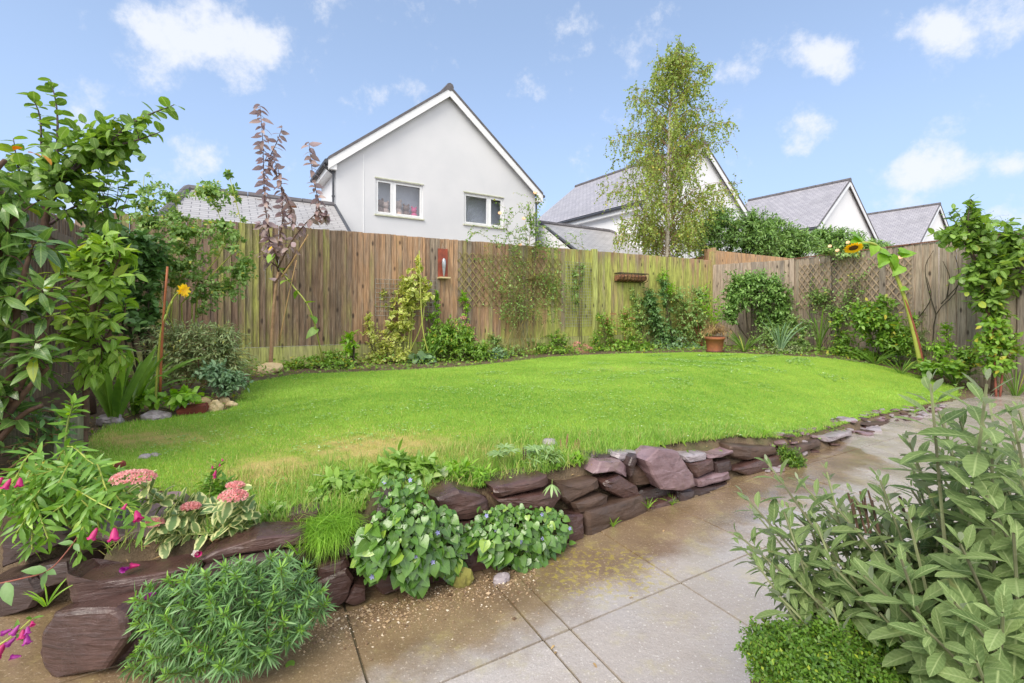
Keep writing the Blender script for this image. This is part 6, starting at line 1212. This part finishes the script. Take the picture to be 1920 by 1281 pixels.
# tiny weeds at the wall foot
for px,py,lab in ((1150,985,'tiny grass weed in the joint at the foot of the longest stone'),(1215,950,'little weed sprouting between wall stones left of the purple slab'),(88,1130,'thin grass blades in the soil left of the corner boulder'),(1260,952,'tiny green weed under the purple slab'),(560,1035,'loose grass blades between the capstones')):
    q=onwall(px,py,-.03); q[2]=max(q[2]-.01,.0); swords('grass_weed',q,12,.08,.004,.7,'l_bright',lab,'weed')
# vine at left edge
Y=1.62; e=P_('trailing_vine',PD(0,1090,Y),'single trailing vine stem with dark oval leaves over the left stones','vine'); st=MB(); lv=Lv(); c=curve([PD(-30,1100,Y),PD(40,1085,Y),PD(90,1070,Y-.03),PD(125,1035,Y),PD(150,1000,Y+.05)],16); st.tube(c,.0028,.002,k=5); st.build('stem',M['stemred'],e)
for x,y,dx,dz,L_ in ((88,1070,-.9,.25,.075),(88,1072,-.1,-1,.06),(88,1070,.9,.0,.05),(10,1092,.5,-.5,.09),(138,1018,-.8,.2,.045),(140,1020,.6,-.3,.04)): lv.add(PD(x,y,Y-.03),nrm(np.array([dx,-.35,dz])),nrm(np.array([0,-.6,.8])),L_,L_*.42,.15)
lv.build('foliage',M['l_dark'],e,'ovate')
# ---- thyme
b=np.array([.75,.93,.35]); e=P_('thyme_bush',b,'dense low mound of tiny bright green leaves at the bottom right','herb'); lv=Lv(); st=MB(); n=4200
cands=[(1560,1250,.92,170,100),(1450,1215,.98,70,60),(1640,1230,.95,90,70)]
for i in range(n):
    x,y,Yt_,rx,ry=cands[rng.choice(3,p=[.55,.2,.25])]; d=nrm(rv()); d[2]=abs(d[2]); d[1]=-abs(d[1]); c0=PD(x,y,Yt_); R_=np.array([rx/FP*Yt_,.13,ry/FP*Yt_]); lump_=1+.12*math.sin(d[0]*13)*math.cos(d[2]*11); q=c0+d*R_*lump_*rng.uniform(.82,1.03); s=q-d*.035
    if i%3==0: st.tube([s,q],.0012,.0008,k=3,caps=False)
    along(lv,np.array([s,(s+q)/2+rv(s=.003),q+rv(s=.004)]),7,.0085,.0048,t0=.2,ang=1.,pair=False,up=.5)
mb=MB(); lv.build('foliage',M['l_thyme'],e,'small'); st.build('stems',M['stemgreen'],e); print('thyme',lv.n())
# ---- sage
b=np.array([.95,.85,.35]); e=P_('sage_bush',b,'large sage bush with soft grey green oval leaves filling the right foreground','herb'); st=MB(); lv=Lv()
def shoot(x,y,Y,n=6,L=.07,lean=None,base=None):
    tip=PD(x,y,Y); s=base if base is not None else b+np.array([rng.uniform(-.25,.35),rng.uniform(-.12,.12),0])
    m1=s+(tip-s)*.5+np.array([(tip-s)[0]*.12,0,-.02])*1.; m1[2]=s[2]+(tip[2]-s[2])*.42
    c=curve([s,m1,tip],22); st.tube(c,.0042,.0022,k=5,caps=False)
    ln=np.linalg.norm(np.diff(c,axis=0),axis=1).sum(); f=min(.9,.19/ln)
    d=np.linalg.norm(np.diff(c,axis=0),axis=1); ss=np.concatenate([[0],np.cumsum(d)])
    ph=rng.random()*3
    for k in range(n+3):
        t=1-f*(1-(k/(n+2))); 
        p=np.array([np.interp(t*ss[-1],ss,c[:,i]) for i in range(3)]); T=nrm(c[-1]-c[-5]); A=nrm(np.cross(T,UP+.05)); B_=np.cross(T,A); tipness=k/(n+2)
        for q in (0,math.pi):
            a=ph+k*math.pi/2+q+rng.normal()*.2; r=A*math.cos(a)+B_*math.sin(a); an=1.35-1.0*tipness**1.7; D=nrm(T*math.cos(an)+r*math.sin(an)+rv(s=.08)-UP*(.35*(1-tipness))); LL=L*(1.12-.80*tipness**2.2)*rng.uniform(.8,1.15)
            lv.add(p+D*.006,D,nrm(T*.6+UP*.5-r*.1+rv(s=.15)),LL,LL*rng.uniform(.30,.39),rng.uniform(.0,.4))
hand=[(1440,870,1.08,7,.075),(1395,930,1.08,7,.07),(1385,1005,1.05,7,.068),(1420,1060,1.0,6,.07),(1500,905,1.1,6,.07),(1550,885,1.12,6,.065),(1745,720,.88,7,.08),(1850,720,.82,7,.085),(1800,790,.9,7,.08),(1705,830,.95,7,.07),(1900,790,.8,7,.08),(1650,900,1.0,6,.07),(1600,930,1.02,6,.068),(1470,960,1.0,7,.072),(1530,980,.98,7,.07),(1620,1080,.85,7,.085),(1790,1130,.72,7,.085),(1700,960,.9,7,.08),(1850,930,.78,7,.085),(1900,1000,.72,7,.085),(1480,1080,.95,6,.075),(1560,1060,.92,6,.075),(1690,1050,.8,7,.085),(1800,1020,.76,7,.085),(1880,1150,.66,6,.085),(1735,1180,.72,7,.08),(1650,1150,.82,6,.08),(1860,860,.85,7,.08),(1760,880,.9,7,.078),(1915,900,.75,7,.08),(1830,1240,.66,6,.08),(1560,1140,.9,6,.07)]
for x,y,Y,n,L in hand: shoot(x,y,Y,n,L)
poly=[(1370,960),(1440,900),(1540,920),(1640,920),(1690,840),(1740,770),(1850,750),(1930,760),(1940,1290),(1780,1290),(1600,1150),(1450,1120),(1390,1040)]
k=0
while k<165:
    x=rng.uniform(1370,1940); y=rng.uniform(750,1290)
    if inpoly(np.array([x]),np.array([y]),poly)[0]: k+=1; shoot(x,y,np.interp(x,[1370,1940],[1.12,.95])+rng.uniform(-.05,.12)-.12*(y>1100),6,rng.uniform(.05,.075))
st.build('stems',M['sagestem'],e); lv.build('foliage',M['l_sage'],e,'sage'); print('sage',lv.n())
for i in range(9):
    x=1590+i*7.5 if i<7 else 1672+i*2; q=PD(x,930+rng.uniform(-12,10),1.02); mb=MB(); mb.tube([PD(x+rng.uniform(-2,14)+12,1000,1.0),q],.0022,.002,k=6); mb.build('cut_stem',M['bark'],e)

# ---- fuller back border
for px,off,bl,lab,lm,n_,L_ in (
 (625,.25,[(622,668,26,12)],'small clump of dull green seedlings left of the laurel seedling','l_mid',40,.05),
 (700,.2,[(695,625,18,28),(690,600,10,16)],'thin yellow green sprigs left of the wire mesh climber','l_ivy',40,.055),
 (815,.25,[(812,600,16,40),(818,560,10,22)],'slim leafy shoots rising beneath the bird feeder','l_bright',40,.06),
 (880,.2,[(872,590,8,34),(868,560,7,14)],'single lime climbing shoot at the left edge of the trellis','l_bright',22,.07),
 (960,.35,[(950,655,34,14),(925,640,18,18)],'straggly low growth at the fence foot left of the rose stems','l_rose',70,.05),
 (1050,.3,[(1045,640,26,24)],'fresh green seedlings in front of the narrow wire mesh','l_mid',60,.055),
 (1085,.12,[(1080,520,16,30),(1075,560,16,20),(1095,500,10,18)],'light climbing shoots over the narrow wire mesh','l_rose',60,.05),
 (1120,.35,[(1118,640,18,26),(1128,600,12,22)],'narrow leafy plant directly under the mossy fence post','l_mid',70,.055),
 (1200,.3,[(1195,600,22,40),(1190,560,14,22)],'wispy green growth under the hanging basket','l_rose',120,.05),
 (1250,.2,[(1243,520,14,22),(1255,545,18,20)],'bright climbing tips right of the hanging basket','l_bright',46,.06),
 (1318,.35,[(1315,610,20,34),(1322,560,14,26)],'tall leafy growth just behind the terracotta pot','l_rose',120,.055)):
    shrub(px,off,bl,lab,lm,n_,7,L_,L_*.5,name='border_plant',cat='plant',mr=(.006,.003))
for px,off,bl,lab,lm,n_,L_,W_ in (
 (1510,.5,[(1508,620,22,34),(1500,650,26,18)],'mixed leafy plant filling the corner left of the sword leaves','l_rose',120,.055,.028),
 (1585,.5,[(1582,640,26,22),(1570,600,14,26)],'leafy plant between the sword leaves and the dark rounded shrub','l_mid',110,.06,.03),
 (1715,.35,[(1700,640,20,34),(1712,600,12,24)],'slender green plant just left of the leaning sunflower stalk','l_mid',80,.06,.022),
 (1765,.4,[(1762,655,24,26),(1775,620,12,24)],'light green plant at the fence foot right of the sunflower stalk','l_bright',80,.06,.025),
 (1815,.4,[(1812,670,24,26)],'dull green plant under the bare twisting climber','l_mid',90,.06,.028)):
    b=rb(px,off); bush('border_plant',lab,'plant',b,None,[B(x,y,b[1],rx,ry) for x,y,rx,ry in bl],n_,7,L_,W_,lm,'stemdark',mr=(.006,.003))

for px,py,bl,lab,lm,n_,L_,W_,shp in (
 (600,940,[(600,925,24,16)],'low tangle of pale weeds between the sedum and the grass tuft','l_weed',26,.05,.022,'ovate'),
 (690,935,[(690,920,24,18)],'pale toothed weed just left of the top of the left bellflower','l_weed',26,.06,.03,'ovate'),
 (800,915,[(800,875,22,20),(815,900,20,14)],'tall pale leafed weed behind the left bellflower','l_weed',30,.065,.036,'heart'),
 (905,905,[(905,890,22,14)],'fine leafed weed left of the lupin rosette','l_bright',30,.04,.010,'lance'),
 (1010,880,[(1010,858,22,18),(1035,850,18,12)],'feathery pale green weed around the cut brown stems','l_lupin',34,.05,.010,'lance'),
 (1075,868,[(1075,858,16,8)],'small lime weed beside the pale standing stone','l_bright',16,.035,.016,'ovate'),
 (520,968,[(520,955,26,10)],'flat pale weed on the lawn edge right of the sedum','l_weed',20,.045,.022,'ovate'),
 (120,905,[(110,880,50,16),(170,895,40,14),(60,900,40,14)],'yellowing tangled leafy growth behind the purple flowers','l_ivy',150,.035,.018,'ovate')):
    small(px,py,bl,lab,lm,n_,6,L_,W_,shape=shp,ang=1.1)

for px,py,mt,lab in ((1188,1122,'l_dry','small dead leaf lying across the long paving joint'),(1245,995,'l_dry','rusty dead leaf on the wet paving near the largest wall stone'),(1040,1212,'l_dry','dark curled leaf beside the crossing of the paving joints'),(1112,1245,'l_dry','thin curled leaf on the lower paving slab'),(545,1240,'l_mid','green leaf lying on the paving right of the spiky plant'),(1040,1228,'l_dry','tiny dark scrap on the narrow paving strip')):
    q=PD(px,py,FP*CZ/(py-HZ))+UP*.004; lv=Lv(); lv.add(q,nrm(np.array([rng.normal(),rng.normal(),.05])),UP,.022 if mt=='l_dry' else .05,.009 if mt=='l_dry' else .03,.35); o=lv.build('fallen_leaf',M[mt],None,'ovate'); tag(o,lab,'leaf')
